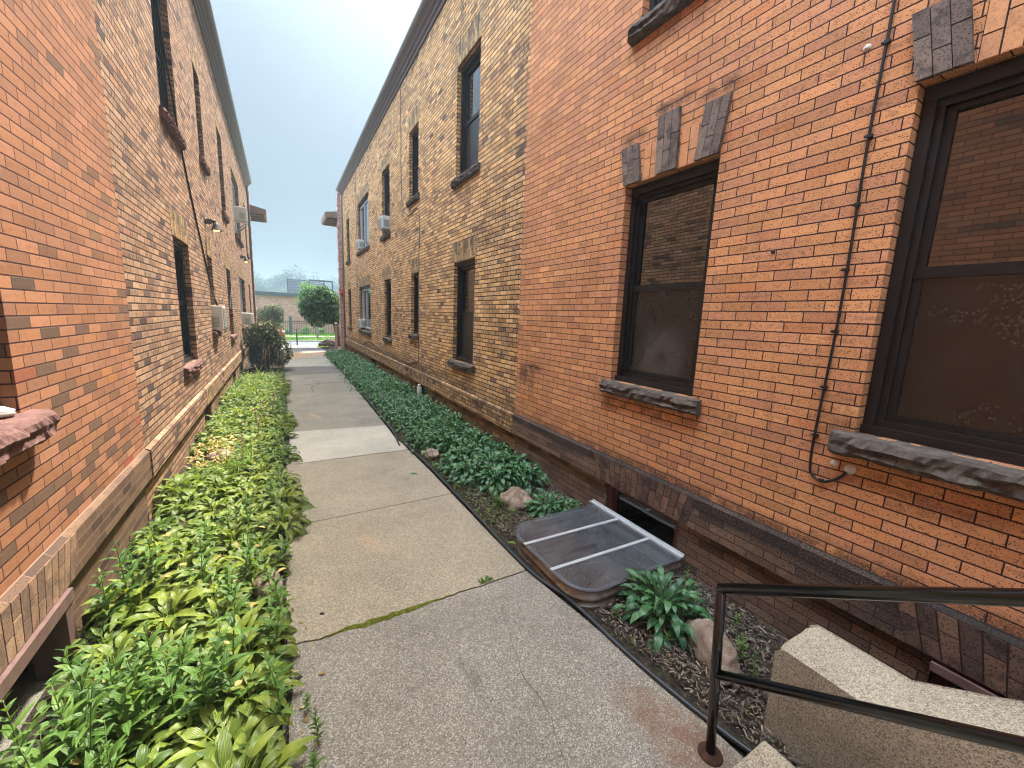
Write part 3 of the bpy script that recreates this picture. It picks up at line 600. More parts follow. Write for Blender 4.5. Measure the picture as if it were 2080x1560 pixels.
def building(S,X,yend,side):
    R=side=='right'
    b=empty('apartment_building',(X+S.sg*3,10,0),
        'two-storey orange and yellow brick building along the right side of the path' if R else
        'sunlit two-storey orange and yellow brick building along the left side of the path','building')
    if R:
        low_o=[(-.62,.93,1.48,3.29),(1.985,2.91,1.48,3.29),(1.97,2.89,4.60,6.35)]
        base_o=[(1.985,2.86,-.35,.455),(-.6,.45,-.35,.455)]
        ylist=[(6.24,7.19,1.22,3.02),(9.43,10.03,1.57,3.03),(12.14,13.0,1.30,3.05),(15.27,17.65,1.34,3.05),(19.9,20.8,1.34,3.07),
               (6.22,7.17,4.44,6.25),(9.43,10.18,4.74,6.25),(12.2,13.2,4.36,6.2),(15.38,17.7,4.41,6.22),(19.95,20.8,4.35,6.2)]
        base_y=[(8.75,9.6,-.2,.455),(14.6,15.4,-.2,.455)]
    else:
        low_o=[(1.98,2.91,1.48,3.28)]
        base_o=[(1.7,2.99,-.45,.455)]
        ylist=[(6.8,7.8,1.22,2.93),(9.6,10.2,1.57,3.0),(12.65,13.55,1.30,3.02),(16.3,18.6,1.38,3.05),(20.9,21.8,1.34,3.05),
               (6.8,7.82,4.40,6.25),(9.7,10.35,4.73,6.30),(12.75,13.7,4.40,6.38),(16.0,18.5,4.37,6.38),(21.,21.9,4.3,6.4)]
        base_y=[(8.1,8.8,-.2,.455),(12.6,13.4,-.2,.455)]
    ztop=7.72
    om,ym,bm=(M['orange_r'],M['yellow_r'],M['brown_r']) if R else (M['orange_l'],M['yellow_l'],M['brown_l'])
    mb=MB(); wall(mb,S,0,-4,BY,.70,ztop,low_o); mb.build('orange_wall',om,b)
    mb=MB(); wall(mb,S,0,BY,yend,.70,ztop,ylist)
    # gable end toward the street and the back
    for y in (yend,): mb.add([S.p(0,y,-.5),S.p(9,y,-.5),S.p(9,y,ztop),S.p(0,y,ztop)])
    mb.build('yellow_wall',ym,b)
    mb=MB(); mb.add([S.p(0,-4,-.5),S.p(9,-4,-.5),S.p(9,-4,ztop),S.p(0,-4,ztop)]); mb.add([S.p(9,-4,-.5),S.p(9,yend,-.5),S.p(9,yend,ztop),S.p(9,-4,ztop)]); mb.build('rear_wall',M['brown_r'],b)
    mb=MB(); wall(mb,S,.02,-4,BY,-1.,.455,base_o,rev=.14); mb.build('foundation_wall',bm,b)
    mb=MB(); wall(mb,S,.02,BY,yend,-.6,.455,base_y,rev=.14); mb.build('foundation_wall',M['yfound'] if R else ym,b)
    mb=MB(); S.box(mb,.02,9,-4,yend,ztop,ztop+.1); mb.build('roof',M['cornice'],b)
    # projecting base course with a sloped top brick
    for (a,c,mt,o) in ((-4,BY-.01,bm,-.035),(BY+.01,yend,ym,-.045)):
        mb=MB(); pr=[(.03,.44),(o,.44),(o,.695),(0.001,.722),(.03,.722)]
        for (d0,z0),(d1,z1) in zip(pr,pr[1:]):
            mb.add([S.p(d0,a,z0),S.p(d0,c,z0),S.p(d1,c,z1),S.p(d1,a,z1)],uv=([(a,.66),(c,.66),(c,.70),(a,.70)] if z0>.69 and z1>z0 else None))
        for y in (a,c): mb.add([S.p(d,y,z) for d,z in pr])
        mb.build('base_course',mt,b)
    for (a,c,z0,z1) in base_o+base_y:
        soldiers(S,b,a-.1,c+.1,.446,.69,(M['soldier_b'] if R else M['soldier_bl']) if a<BY else M['soldier_y'],-.05 if a>BY else -.039,splay=.12,rows=2,name='soldier_course')
    # cornice of stepped sheet metal with a round gutter lip
    mb=MB(); pr=[(.02,7.60),(-.03,7.60),(-.03,7.66),(-.07,7.68),(-.07,7.73),(-.12,7.76),(-.12,7.80),(-.17,7.84),(-.20,7.87)]
    a,c=-4,yend+.18
    for (d0,z0),(d1,z1) in zip(pr,pr[1:]): mb.add([S.p(d0,a,z0),S.p(d0,c,z0),S.p(d1,c,z1),S.p(d1,a,z1)])
    mb.add([S.p(d,c,z) for d,z in pr]+[S.p(.02,c,8.0)])
    mb.build('cornice',M['cornice'],b)
    mb=MB(); mb.tube([S.p(-.19,-4,7.90),S.p(-.19,c,7.90)],.055,10); S.box(mb,-.185,.05,-4,c,7.90,7.99); mb.build('gutter',M['gutter'],b)
    # downpipe and pale quoins at the street corner
    mb=MB(); mb.tube([S.p(-.03,yend-.25,7.6),S.p(-.05,yend-.25,7.3),S.p(-.05,yend-.25,.1)],.04,8); mb.build('downpipe',M['gutter'] if R else M['brownwood'],b)
    mb=MB()
    for k in range(29):
        z=.05+k*.264; q=.1 if k%2 else .16
        dd=(.20 if R else .07)+(.025 if k%2 else 0); S.box(mb,-dd,.2,yend+.002,yend+.30+(.03 if k%2 else 0),z,z+.258)
    mb.build('quoin',M['palebrick'],b)
    # little tiled porch roof around the corner
    mb=MB(); z=5.72 if False else 6.55
    pts=[S.p(.3,yend+.05,z+.42),S.p(.3,yend+1.9,z+.42),S.p(-.72,yend+2.3,z+.16),S.p(-.72,yend+.12,z+.16)]
    mb.hexa([S.p(.3,yend+.06,z),S.p(-.74,yend+.1,z),S.p(-.74,yend+2.3,z),S.p(.3,yend+2.3,z),S.p(.3,yend+.06,z+.42),S.p(-.76,yend+.08,z+.22),S.p(-.76,yend+2.32,z+.22),S.p(.3,yend+2.3,z+.42)])
    mb.build('porch_roof',M['tan'],b)
    mb=MB()
    for k in range(4): S.box(mb,-.66,.3,yend+.2+k*.5,yend+.3+k*.5,z-.1,z-.002)
    S.box(mb,.02,.34,yend+.06,yend+.4,z-.45,z-.1); mb.build('porch_bracket',M['brownwood'],b)
    # windows
    if R:
        fo=window(SR,b,*low_o[0],sill={'h':.13,'out':.09},low='screen_bub',seed=1); keystones(S,fo,low_o[0][0],low_o[0][1],3.29)
        fo=window(SR,b,*low_o[1],sill=True,low='screen_ring',seed=2,sill_ext=.085); keystones(S,fo,low_o[1][0],low_o[1][1],3.29)
        window(SR,b,*low_o[2],sill=True,seed=3)
    else:
        window(SLF,b,*low_o[0],sill={'h':.15,'out':.1,'rough':.009},seed=4,sillmat=M['sill_red'])
    for i,q in enumerate(ylist):
        fo=window(S,b,*q,kind='slider' if i in(3,8) else 'hung',sill={'out':.065},clearb=(R and i==0),seed=10+i+(0 if R else 20),sillmat=M['sill'] if R else M['sill_red'])
        zt=q[3]; soldiers(S,fo,q[0]-.03,q[1]+.03,zt+.003,zt+.34,M['soldier_y'],-.003,splay=.1,rows=2)
    for q in base_o+base_y:
        if not R and q[0]<BY: continue
        S2=Side(S.p(.02,0,0)[0],S.sg)
        fo=window(S2,b,*q,kind='base')
        fo.data.materials[0]=M['redwood']
        if R and q[0]<0:
            mb=MB(); S.box(mb,-.045,.06,q[0],q[1]-.005,.375,.42); mb.build('frame_bar',M['brownwood'],b)
    if not R:   # near basement opening closed by a heavy board frame standing proud of the wall
        a,c,z0,z1=base_o[0]
        mb=MB(); S.box(mb,-.06,.1,a,c,.37,.44); S.box(mb,-.05,.1,c-.09,c-.005,-.5,.369); fo=mb.build('basement_window',M['brownwood'],b)
        mb=MB(); 
        for k in range(6): S.box(mb,.2,.23,a+k*.2,a+k*.2+.195,-.5,.43)
        mb.build('board_panel',M['darkwood'],fo)
    return b
bR=building(SR,RX,22.2,'right'); bL=building(SLF,LX,23.7,'left')

# ------------------------------------------------------------------ things on the walls
def air_con(S,y,z,w,h,d,label,tilt=0.):
    e=empty('air_conditioner',S.p(-d/2,y,z),label,'air conditioner','air conditioners in the alley windows')
    mb=MB(); S.box(mb,-d,.12,y-w/2,y+w/2,z,z+h); o=mb.build('casing',M['white'],e)
    bv=o.modifiers.new('bevel','BEVEL'); bv.width=.012; bv.segments=2
    mb=MB(); S.box(mb,-d-.004,-d+.01,y-w/2+.03,y+w/2-.03,z+.03,z+h-.03)
    n=14
    for k in range(n): S.box(mb,-d-.012,-d-.003,y-w/2+.035,y+w/2-.035,z+.04+(h-.08)*k/n,z+.04+(h-.08)*(k+.45)/n)
    mb.build('rear_grille',M['grille'],e)
    mb=MB()
    for sgn in (-1,1):
        yy=y+sgn*(w/2+.002)
        for k in range(8): mb.box(S.p(-d+.06,yy,z+.06+k*.025),S.p(-d+.2,yy+sgn*.004,z+.07+k*.025))
    mb.build('side_vent',M['grille'],e)
    return e
air_con(SR,12.78,4.50,.46,.36,.15,'white air conditioner in a narrow upper window of the right building')
air_con(SR,17.3,4.50,.44,.34,.10,'white air conditioner in the wide upper window of the right building')
air_con(SR,17.25,1.44,.4,.34,.09,'white air conditioner in the wide lower window of the right building')
a4=air_con(SLF,16.7,4.86,.55,.42,.32,'white air conditioner on a slanted bracket high on the left building')
mb=MB(); mb.tube([SLF.p(-.3,16.5,4.84),SLF.p(0,16.5,4.48)],.022,6); mb.tube([SLF.p(-.3,16.9,4.84),SLF.p(0,16.9,4.48)],.022,6); mb.build('support_bracket',M['alu'],a4)
air_con(SLF,9.9,1.60,.5,.46,.17,'beige air conditioner in the narrow lower left window under the black cable')
air_con(SLF,17.0,1.44,.62,.42,.27,'grey and white air conditioner just above the round dark shrub')

def wall_lamp(y,z,label):
    e=empty('wall_lamp',SLF.p(-.02,y,z),label,'wall lamp','barn style lamps on the left wall')
    mb=MB(); mb.lathe([(.0,0),(.06,0),(.06,.02),(.03,.035),(.0,.035)],SLF.p(-.002,y,z),14,'x'); SLF.box(mb,-.10,0,y-.035,y+.035,z-.05,z+.04); mb.build('wall_mount',M['lamp'],e)
    mb=MB(); c=SLF.p(-.17,y,z-.12); mb.lathe([(.025,.11),(.045,.10),(.055,.05),(.085,-.02),(.095,-.04),(.088,-.04),(.078,-.02),(.045,.05)],c,18); mb.tube([SLF.p(-.08,y,z),SLF.p(-.17,y,z+.02)],.03,8); mb.build('lamp_shade',M['lamp'],e)
    mb=MB(); mb.lathe([(.0,.02),(.04,.0),(.055,-.03),(.04,-.045),(.0,-.048)],c,12); mb.build('bulb',M['glow'],e)
wall_lamp(9.7,3.62,'lit barn lamp nearest the camera, just above the first lower windows of the left wall')
wall_lamp(17.4,3.80,'smaller looking lit barn lamp farther down the left wall below an air conditioner')

def cable(S,pts,r,mat,label,clips=None):
    P=[Vector(S.p(-.012,y,z)) for y,z in pts]; out=[]
    for i in range(len(P)-1):          # catmull rom
        p0,p1,p2,p3=P[max(i-1,0)],P[i],P[i+1],P[min(i+2,len(P)-1)]
        for k in range(6):
            t=k/6; out.append(.5*((2*p1)+(-p0+p2)*t+(2*p0-5*p1+4*p2-p3)*t*t+(-p0+3*p1-3*p2+p3)*t**3))
    out.append(P[-1]); mb=MB(); mb.tube(out,r,6)
    e=empty('cable',out[0],label,'cable'); mb.build('wire',mat,e)
    if clips:
        for (y,z) in clips:
            mb=MB(); S.box(mb,-.024,.0,y-.012,y+.012,z-.008,z+.008); mb.lathe([(.0,-.012),(.007,-.012),(.007,.0),(.0,.0)],S.p(-.012,y+.016,z),8,'x')
            mb.build('clip',M['cable'],e)
    return e
c1=cable(SR,[(1.085,7.6),(1.085,5),(1.09,3.74),(1.10,3.1),(1.095,2.39),(1.10,1.97),(1.115,1.5),(1.115,1.24),(1.09,1.165),(1.03,1.15),(.96,1.20),(.925,1.26)],.0075,M['cable'],
   'black cable clipped down the orange wall beside the large right window',
   [(1.087,3.95),(1.09,3.55),(1.097,3.1),(1.10,2.75),(1.1,2.4),(1.1,2.05),(1.105,1.72),(1.11,1.42),(1.045,1.153)])
mb=MB(); mb.lathe([(0,-.03),(.014,-.028),(.022,-.01),(.03,.0)],SR.p(-.001,.92,1.265),10,'x'); mb.lathe([(0,-.012),(.012,-.01),(.02,.0)],SR.p(-.001,1.0,1.275),10,'x'); mb.build('caulk_blob',M['caulk'],c1)
cable(SLF,[(6.9,7.6),(7.09,5.73),(7.55,4.82),(7.98,4.14),(8.82,3.29),(9.78,2.4),(10.4,2.1),(11.1,1.91)],.012,M['cable'],'black cable slung slanting down the left wall past the lamp')
cable(SR,[(10.9,7.6),(10.9,6.6),(10.85,5.0),(10.3,4.45),(9.37,4.38),(9.36,3.2),(9.35,1.4),(9.33,.3)],.008,M['greycable'],'thin cable down the right yellow wall beside the narrow windows')
cable(SR,[(21.6,1.0),(19.5,.55),(17.5,.7),(15.5,.98),(13.5,.85),(12.,.68),(10.4,.78),(9.4,.95)],.009,M['greycable'],'grey cable drooping low along the foot of the right yellow wall')
cable(SR,[(17.9,7.6),(17.95,4.6),(17.98,3.),(17.98,.8)],.006,M['greycable'],'thin vertical wire on the right wall by the wide windows')
cable(SLF,[(13.9,3.3),(13.6,2.7),(13.2,2.3),(12.9,2.0)],.007,M['greycable'],'short pale cable hanging across a narrow lower window on the left wall')
mb=MB(); mb.lathe([(0,-.012),(.010,-.012),(.012,-.008),(.012,-.006),(.018,-.004),(.019,0)],SR.p(0,1.18,3.57),16,'x'); tag(mb.build('wall_plug',M['caulk']),'small round white plug in the orange wall left of the top of the black cable','wall plug')
mb=MB(); mb.lathe([(0,-.01),(.012,-.008),(.013,0)],SR.p(0,1.52,2.55),10,'x'); tag(mb.build('wall_bolt',M['cable']),'small dark bolt in the orange wall between the two near windows','bolt')
mb=MB(); mb.box((2.66,22.15,2.78),(2.76,22.2,3.12)); mb.lathe([(0,-.075),(.07,-.06),(.09,-.02),(.09,0)],(2.71,22.15,2.95),14,'y'); tag(mb.build('alarm_bell',M['redp']),'red alarm bell on the pale corner pier of the right building','alarm bell')
mb=MB(); random.seed(3)
bmv=[]; 
for i in range(5):
    for k in range(8):
        t=k*pi/4; rr=.035*(1,1.3,1.2,.8,.2)[i]*(1+.3*random.uniform(-1,1)); bmv.append(SLF.p(.03+rr*cos(t),2.82+rr*1.3*sin(t),1.485+.013*i))
mb.mesh(bmv,[(i*8+k,i*8+(k+1)%8,(i+1)*8+(k+1)%8,(i+1)*8+k) for i in range(4) for k in range(8)],sm=True); tag(mb.build('white_rag',M['caulk']),'crumpled white scrap on the nearest left window sill','rag')
mb=MB(); SR.box(mb,-.08,-.02,9.08,9.24,.0,.36); mb.lathe([(.0,.0),(.035,0),(.035,.06),(.0,.06)],SR.p(-.05,9.16,.36),10); tag(mb.build('utility_box',M['white']),'pale box low on the right yellow wall above the ground cover','utility box')

# ------------------------------------------------------------------ ground, path, street
mb=MB(); mb.add([(-250,-60,-.03),(250,-60,-.03),(250,-3,-.03),(-250,-3,-.03)]); mb.add([(-250,21.5,-.03),(250,21.5,-.03),(250,300,-.03),(-250,300,-.03)])
mb.add([(-250,-3,-.03),(-1.1,-3,-.03),(-1.1,21.5,-.03),(-250,21.5,-.03)]); mb.add([(2.78,-3,-.03),(250,-3,-.03),(250,21.5,-.03),(2.78,21.5,-.03)])
struct(mb.build('ground',M['ground']))
# planting beds: bumpy soil, the right one open where the window well sits
def bed(name,x0,x1,y0,y1,hole=None,bulge=.05):
    mb=MB(); nx=max(4,int((x1-x0)/.08)); ny=int((y1-y0)/.1); vs=[]
    for j in range(ny+1):
        for i in range(nx+1):
            x=x0+(x1-x0)*i/nx; y=y0+(y1-y0)*j/ny; e=min(1,min(i,nx-i)/2.5+(.45 if i>nx/2 else 0))
            vs.append((x,y,-.012+bulge*e+.02*mnoise.noise(Vector((x*5,y*5,0)))+.012*mnoise.noise(Vector((x*17,y*17,3)))))
    fs=[]
    for j in range(ny):
        for i in range(nx):
            cx=x0+(x1-x0)*(i+.5)/nx; cyy=y0+(y1-y0)*(j+.5)/ny
            if hole and hole[0]<cx<hole[1] and hole[2]<cyy<hole[3]: continue
            a=j*(nx+1)+i; fs.append((a,a+1,a+nx+2,a+nx+1))
    mb.mesh(vs,fs,sm=True); return struct(mb.build(name,M['soil']))
bed('ground',-1.19,0.02,-3,21.5); bed('ground',1.56,2.86,-3,21.5,(1.86,2.9,2.0,2.8),.02)

random.seed(11)
def edge(y,x0,x1,amp,seed,n=40,slope=0.):
    return [(x0+(x1-x0)*i/n, y+slope*i/n+amp*(mnoise.noise(Vector((i*.31,seed,0)))*1.2+mnoise.noise(Vector((i*1.1,seed,5)))*.5)) for i in range(n+1)]
def xl(y): return -.06 if y<4 else (-.03 if y<6 else .02)
def xr(y):
    T=[(-3,1.86),(.8,1.83),(1.1,1.80),(1.36,1.765),(1.7,1.735),(2.0,1.70),(2.25,1.665),(2.45,1.635),(3.0,1.62),(3.6,1.615),(5,1.60),(6.0,1.56),(6.4,1.53),(7.5,1.57),(9.9,1.62),(13,1.66),(17.7,1.66),(19,1.70),(20.3,1.75),(22.2,2.6)]
    for (a,b),(c,d) in zip(T,T[1:]):
        if a<=y<=c: return b+(d-b)*(y-a)/(c-a)
    return T[-1][1]
joints=[(-3,.0,0,.0),(2.465,.022,0,.014),(4.02,.006,.04,.006),(5.75,.02,0,.010),(7.36,.012,-.14,.008),(10.85,.012,-.16,.007),(11.95,.04,.5,.008),(13.9,.012,.22,.008),(16.,.006,.1,.01),(17.75,.006,0,.008),(18.3,.02,1.9,.008),(21.9,.006,.1,.008),(24.4,.005,0,.008)]
mats=['slab_near','slab_b','slab_c','slab_d','slab_e','slab_f','slab_g','slab_h','slab_i','slab_k','slab_j','slab_l']
lift=[0,0,.002,.006,.001,.0,.003,.0,.004,.002,.004,.001]
for i,(a,c) in enumerate(zip(joints,joints[1:])):
    lo=edge(a[0],xl(a[0]),xr(a[0]),a[1],i,slope=a[2]); hi=edge(c[0],xl(c[0]),xr(c[0]+c[2]),c[1],i+1,slope=c[2])
    lo=[(x,y+a[3]/2) for x,y in lo]; hi=[(x,y-c[3]/2) for x,y in hi]
    z=.03+lift[i]; mb=MB(); n=len(lo); m=8
    g=[]
    for k in range(m+1):
        s=k/m
        for (p,q) in zip(lo,hi):
            y=p[1]+(q[1]-p[1])*s; x=p[0]+(q[0]-p[0])*s
            f=(p[0]-lo[0][0])/(lo[-1][0]-lo[0][0]); x=xl(y)+(xr(y)-xl(y))*f
            g.append((x,y,z))
    fs=[(k*n+j,k*n+j+1,(k+1)*n+j+1,(k+1)*n+j) for k in range(m) for j in range(n-1)]
    mb.mesh(g,fs)
    ring=[g[j] for j in range(n)]+[g[k*n+n-1] for k in range(1,m+1)]+[g[m*n+j] for j in range(n-2,-1,-1)]+[g[k*n] for k in range(m-1,0,-1)]
    for p,q in zip(ring,ring[1:]+ring[:1]): mb.add([p,(p[0],p[1],-.05),(q[0],q[1],-.05),q])
    struct(mb.build('path',M[mats[i]]))
mb=MB(); mb.add([(-.1,-3,.014),(1.9,-3,.014),(1.9,24.4,.014),(-.1,24.4,.014)]); struct(mb.build('path_joint_dirt',M['crack']))
# moss filling the widened part of the first joint
mb=MB(); e1=edge(2.465,xl(2.4),xr(2.46),.022,1)
for j in range(60):
    f=j/59; x=.12+.86*f; y=2.465+.022*(mnoise.noise(Vector(((x+.06)/1.67*40*.31,1,0)))*1.2+mnoise.noise(Vector(((x+.06)/1.67*40*1.1,1,5)))*.5)
    w=.006+.032*max(0,sin(pi*min(1,f*1.05)))**1.3*(.7+.6*mnoise.noise(Vector((x*9,2,1))))
    if j: mb.mesh([(px,py-pw*1.25,.0325),(px,py+pw*.6,.0325),(x,y+w*.6,.0325),(x,y-w*1.25,.0325),(px,py-pw*.3,.040),(x,y-w*.3,.040)],[(0,4,5,3),(4,1,2,5)],sm=True)
    px,py,pw=x,y,w
tag(mb.build('moss',M['moss']),'strip of green moss filling the path joint nearest the camera','moss',kind='stuff')
def crack(pts,w):
    mb=MB(); out=[]
    for (a,b) in zip(pts,pts[1:]):
        for k in range(10):
            t=k/10; x=a[0]+(b[0]-a[0])*t; y=a[1]+(b[1]-a[1])*t; out.append((x+.03*mnoise.noise(Vector((x*6,y*6,1))),y+.03*mnoise.noise(Vector((x*6,y*6,7)))))
    out.append(pts[-1])
    for i,((x0,y0),(x1,y1)) in enumerate(zip(out,out[1:])):
        d=Vector((x1-x0,y1-y0)).normalized(); nx,ny=-d.y,d.x; a=w*(.5+.8*abs(mnoise.noise(Vector((x0*5,y0*5,2))))); b=w*(.5+.8*abs(mnoise.noise(Vector((x1*5,y1*5,2)))))
        mb.add([(x0-nx*a,y0-ny*a,.0385),(x0+nx*a,y0+ny*a,.0385),(x1+nx*b,y1+ny*b,.0385),(x1-nx*b,y1-ny*b,.0385)])
    struct(mb.build('path_crack',M['crack']))
crack([(.62,10.85),(.60,11.25),(.62,11.7),(.78,11.95),(.86,12.3)],.010)
crack([(1.02,1.0),(1.12,1.35),(1.10,1.7),(1.28,2.2)],.0013)
crack([(.10,8.9),(.5,8.85),(1.0,9.05),(1.6,9.0)],.004)
# street beyond the alley
mb=MB(); mb.add([(-14,24.41,.02),(14,24.41,.02),(14,26.2,.02),(-14,26.2,.02)]); mb.add([(-14,26.2,.02),(14,26.2,.02),(14,26.2,-.06),(-14,26.2,-.06)])
mb.add([(-14,22.0,.016),(xl(22),22.0,.016),(xl(22),24.41,.016),(-14,24.41,.016)]); struct(mb.build('pavement',M['sidewalk']))
mb=MB(); mb.box((-14,26.2,-.2),(14,26.36,.03)); mb.box((-60,29.6,-.2),(60,29.78,.06)); struct(mb.build('kerb',M['sidewalk']))
mb=MB(); mb.add([(-60,26.36,-.015),(60,26.36,-.015),(60,29.6,-.015),(-60,29.6,-.015)]); struct(mb.build('road',M['asphalt']))
mb=MB(); mb.add([(-60,34.3,.03),(60,34.3,.03),(60,35.2,.03),(-60,35.2,.03)]); struct(mb.build('pavement',M['sidewalk']))
mb=MB(); mb.add([(-60,29.78,.02),(60,29.78,.02),(60,41,.02),(-60,41,.02)]); lawn=mb.build('lawn',plain('lawn_soil',lin(84,114,50),.9,.1,0,.25,2)); struct(lawn)
random.seed(5); mb=MB()
for k in range(9000):
    x=random.uniform(-4,7); y=random.choice((random.uniform(29.8,34.3),random.uniform(35.2,40.5))); h=random.uniform(.04,.1); a=random.uniform(0,pi); l=random.uniform(-.03,.03)
    mb.add([(x-cos(a)*.02,y-sin(a)*.02,.02),(x+cos(a)*.02,y+sin(a)*.02,.02),(x+l,y+l,.02+h)])
tag(mb.build('lawn_grass',M['grass']),'bright green grass strip across the street','grass',kind='stuff')

# ------------------------------------------------------------------ edging tubes
def tubeline(pts,r,name,mat,label):
    out=[]
    P=[Vector(p) for p in pts]
    for i in range(len(P)-1):
        p0,p1,p2,p3=P[max(i-1,0)],P[i],P[i+1],P[min(i+2,len(P)-1)]
        for k in range(8):
            t=k/8; q=.5*((2*p1)+(-p0+p2)*t+(2*p0-5*p1+4*p2-p3)*t*t+(-p0+3*p1-3*p2+p3)*t**3); out.append(q+Vector((.006*mnoise.noise(q*2.3),0,.004*mnoise.noise(q*3+Vector((5,0,0))))))
    out.append(P[-1]); mb=MB(); mb.tube(out,r,8); mb.tube([p+Vector((.012,0,-.03)) for p in out],r*.7,6); o=mb.build(name,mat); return tag(o,label,'garden edging','black plastic bed edging')
tubeline([(1.93,.55,.045),(1.84,.84,.045),(1.765,1.36,.045),(1.725,2.02,.045),(1.645,2.5,.045),(1.64,3.6,.05),(1.63,4.9,.05),(1.60,5.6,.05),(1.585,6.0,.045)],.014,'bed_edging',M['edging'],'black tube edging along the right bed beside the window well')
tubeline([(1.50,5.98,.03),(1.52,6.25,.06),(1.565,6.6,.065),(1.60,7.5,.06),(1.645,9.9,.06),(1.68,13.,.06),(1.69,17.,.06)],.014,'bed_edging',M['edging'],'black tube edging along the far right bed, ending in a curl')
tubeline([(-.075,1.2,.04),(-.085,2.6,.045),(-.09,3.3,.045),(-.075,5.,.045),(-.01,9.,.045),(.0,13.,.05),(.0,16.4,.05)],.014,'bed_edging',M['edging'],'black tube edging between the path and the left bed')

# ------------------------------------------------------------------ window well
e=empty('window_well',(2.3,2.34,0),'corrugated steel window well with a clear dusty cover against the right wall','window well')
def well_outline(o=0.,n=7):
    x0,x1,y0,y1=1.73-o,2.79,1.90-o,2.90+o; r=.2+o; pts=[(x1,y1)]
    for (cx,cyy,a0) in ((x0+r,y1-r,pi/2),(x0+r,y0+r,pi)):
        for k in range(n+1): a=a0+pi/2*k/n; pts.append((cx+r*cos(a),cyy+r*sin(a)))
    pts.append((x1,y0)); return pts
mb=MB(); prof=[]
for k in range(41):
    z=-.45+.60*k/40; prof.append((.017*cos(2*pi*z/.075),z))
prof+=[(.014,.152),(.0,.156),(-.012,.15)]
vs=[]; N=None
for (o,z) in prof:
    ring=well_outline(o); N=len(ring); vs+=[(x,y,z) for x,y in ring]
mb.mesh(vs,[(i*N+k,i*N+k+1,(i+1)*N+k+1,(i+1)*N+k) for i in range(len(prof)-1) for k in range(N-1)],sm=True); mb.build('steel_shell',M['well'],e)
mb=MB(); mb.tube([(x,y,.157) for x,y in well_outline(.004)],.007,6); mb.build('rim',M['alu'],e)
mb=MB(); ring=well_outline(.04); mb.add([(x,y,.164) for x,y in ring]); mb.add([(x,y,.169) for x,y in ring])
for p,q in zip(ring,ring[1:]): mb.add([(p[0],p[1],.164),(q[0],q[1],.164),(q[0],q[1],.169),(p[0],p[1],.169)])
mb.build('clear_cover',M['poly'],e)
for y in (2.60,2.215):
    mb=MB(); mb.hexa([(1.695,y-.012,.1695),(2.74,y-.035,.1695),(2.74,y-.005,.1695),(1.695,y+.018,.1695),(1.695,y-.012,.176),(2.74,y-.035,.176),(2.74,y-.005,.176),(1.695,y+.018,.176)])
    for q in (.12,.5,.88): mb.lathe([(0,.005),(.006,.004),(.008,0)],(1.695+1.04*q,y+.003-.02*q,.176),8)
    mb.build('cross_bar',M['alu'],e)
mb=MB(); mb.box((2.735,1.87,.1695),(2.79,2.99,.176)); mb.box((2.735,1.87,.176),(2.742,2.99,.186)); mb.box((2.782,1.87,.176),(2.79,2.99,.192)); mb.build('wall_rail',M['alu'],e)
mb=MB(); vs=[]
for j in range(13):
    for i in range(13): vs.append((1.70+1.1*i/12,1.84+1.0*j/12,-.22-.02*i+.05*mnoise.noise(Vector((i*.5,j*.5,2)))+(.16*max(0,1-(i/12-.55)**2*6-(j/12-.05)**2*9))))
mb.mesh(vs,[(j*13+i,j*13+i+1,(j+1)*13+i+1,(j+1)*13+i) for j in range(12) for i in range(12)],sm=True); mb.build('well_floor',M['soil'],e)

mb=MB(); vs=[]
for j in range(9):
    for i in range(13):
        a=i/12*2-1; b_=j/8*2-1; vs.append((2.26+.42*a,2.08+.17*b_,-.26+.36*max(0,1-a*a*.9)*max(0,1-b_*b_*.9)+.02*mnoise.noise(Vector((a*3,b_*3,1)))))
mb.mesh(vs,[(j*13+i,j*13+i+1,(j+1)*13+i+1,(j+1)*13+i) for j in range(8) for i in range(12)],sm=True); mb.build('dirt_pile',soil('tan_dirt',lin(128,112,92),lin(160,144,120),lin(186,172,148)),e)
# ------------------------------------------------------------------ stairs, cheek wall, handrail
e=empty('stone_steps',(.9,-.4,0),'granite steps rising toward the camera, one corner showing at the bottom edge','steps')
for k in range(3):
    mb=MB(); mb.box((-.05,-2.5,(.17*k if k else -.05)+.001*k),(1.86,.735-.31*k,.17*(k+1))); o=mb.build('step',M['granite'],e); bv=o.modifiers.new('bevel','BEVEL'); bv.width=.012; bv.segments=2
# cheek wall: level nose then ramp
bm=bmesh.new(); sec=[(.815,-.4),(.815,.51),(.41,.51),(-2.5,2.38),(-2.5,-.4)]
nx=6; 
top=[]
def lerp(a,b,t): return a+(b-a)*t
mb=MB(); outl=[]
S5=[(.815,-.3),(.825,.49),(.80,.512),(.62,.513),(.42,.51),(.2,.64),(-.2,.90),(-2.5,2.38),(-2.5,-.3)]
vs=[]
for i in range(nx+1):
    x=2.045+.35*i/nx; ed=.014 if i in(0,nx) else 0
    for k,(y,z) in enumerate(S5):
        j=.008*mnoise.noise(Vector((x*9,y*7,z*7)))
        vs.append((x,y-(ed if k<3 else 0)+j,z-(ed if 1<=k<=7 else 0)+j*.6))
K=len(S5); fs=[(i*K+k,i*K+(k+1)%K,(i+1)*K+(k+1)%K,(i+1)*K+k) for i in range(nx) for k in range(K)]
fs+=[tuple(range(K)),tuple(nx*K+k for k in range(K))[::-1]]
mb.mesh(vs,fs); o=tag(mb.build('stair_cheek_wall',M['granite']),'speckled granite block with sloped top beside the steps at lower right','stair wall')
bv=o.modifiers.new('bevel','BEVEL'); bv.width=.016; bv.segments=3; bv.limit_method='ANGLE'; bv.angle_limit=radians(40)
e=empty('handrail',(1.68,.88,0),'black painted pipe handrail with rusty foot at the lower right','handrail')
px,py=1.655,.885; d=Vector((0,-.842,.53))
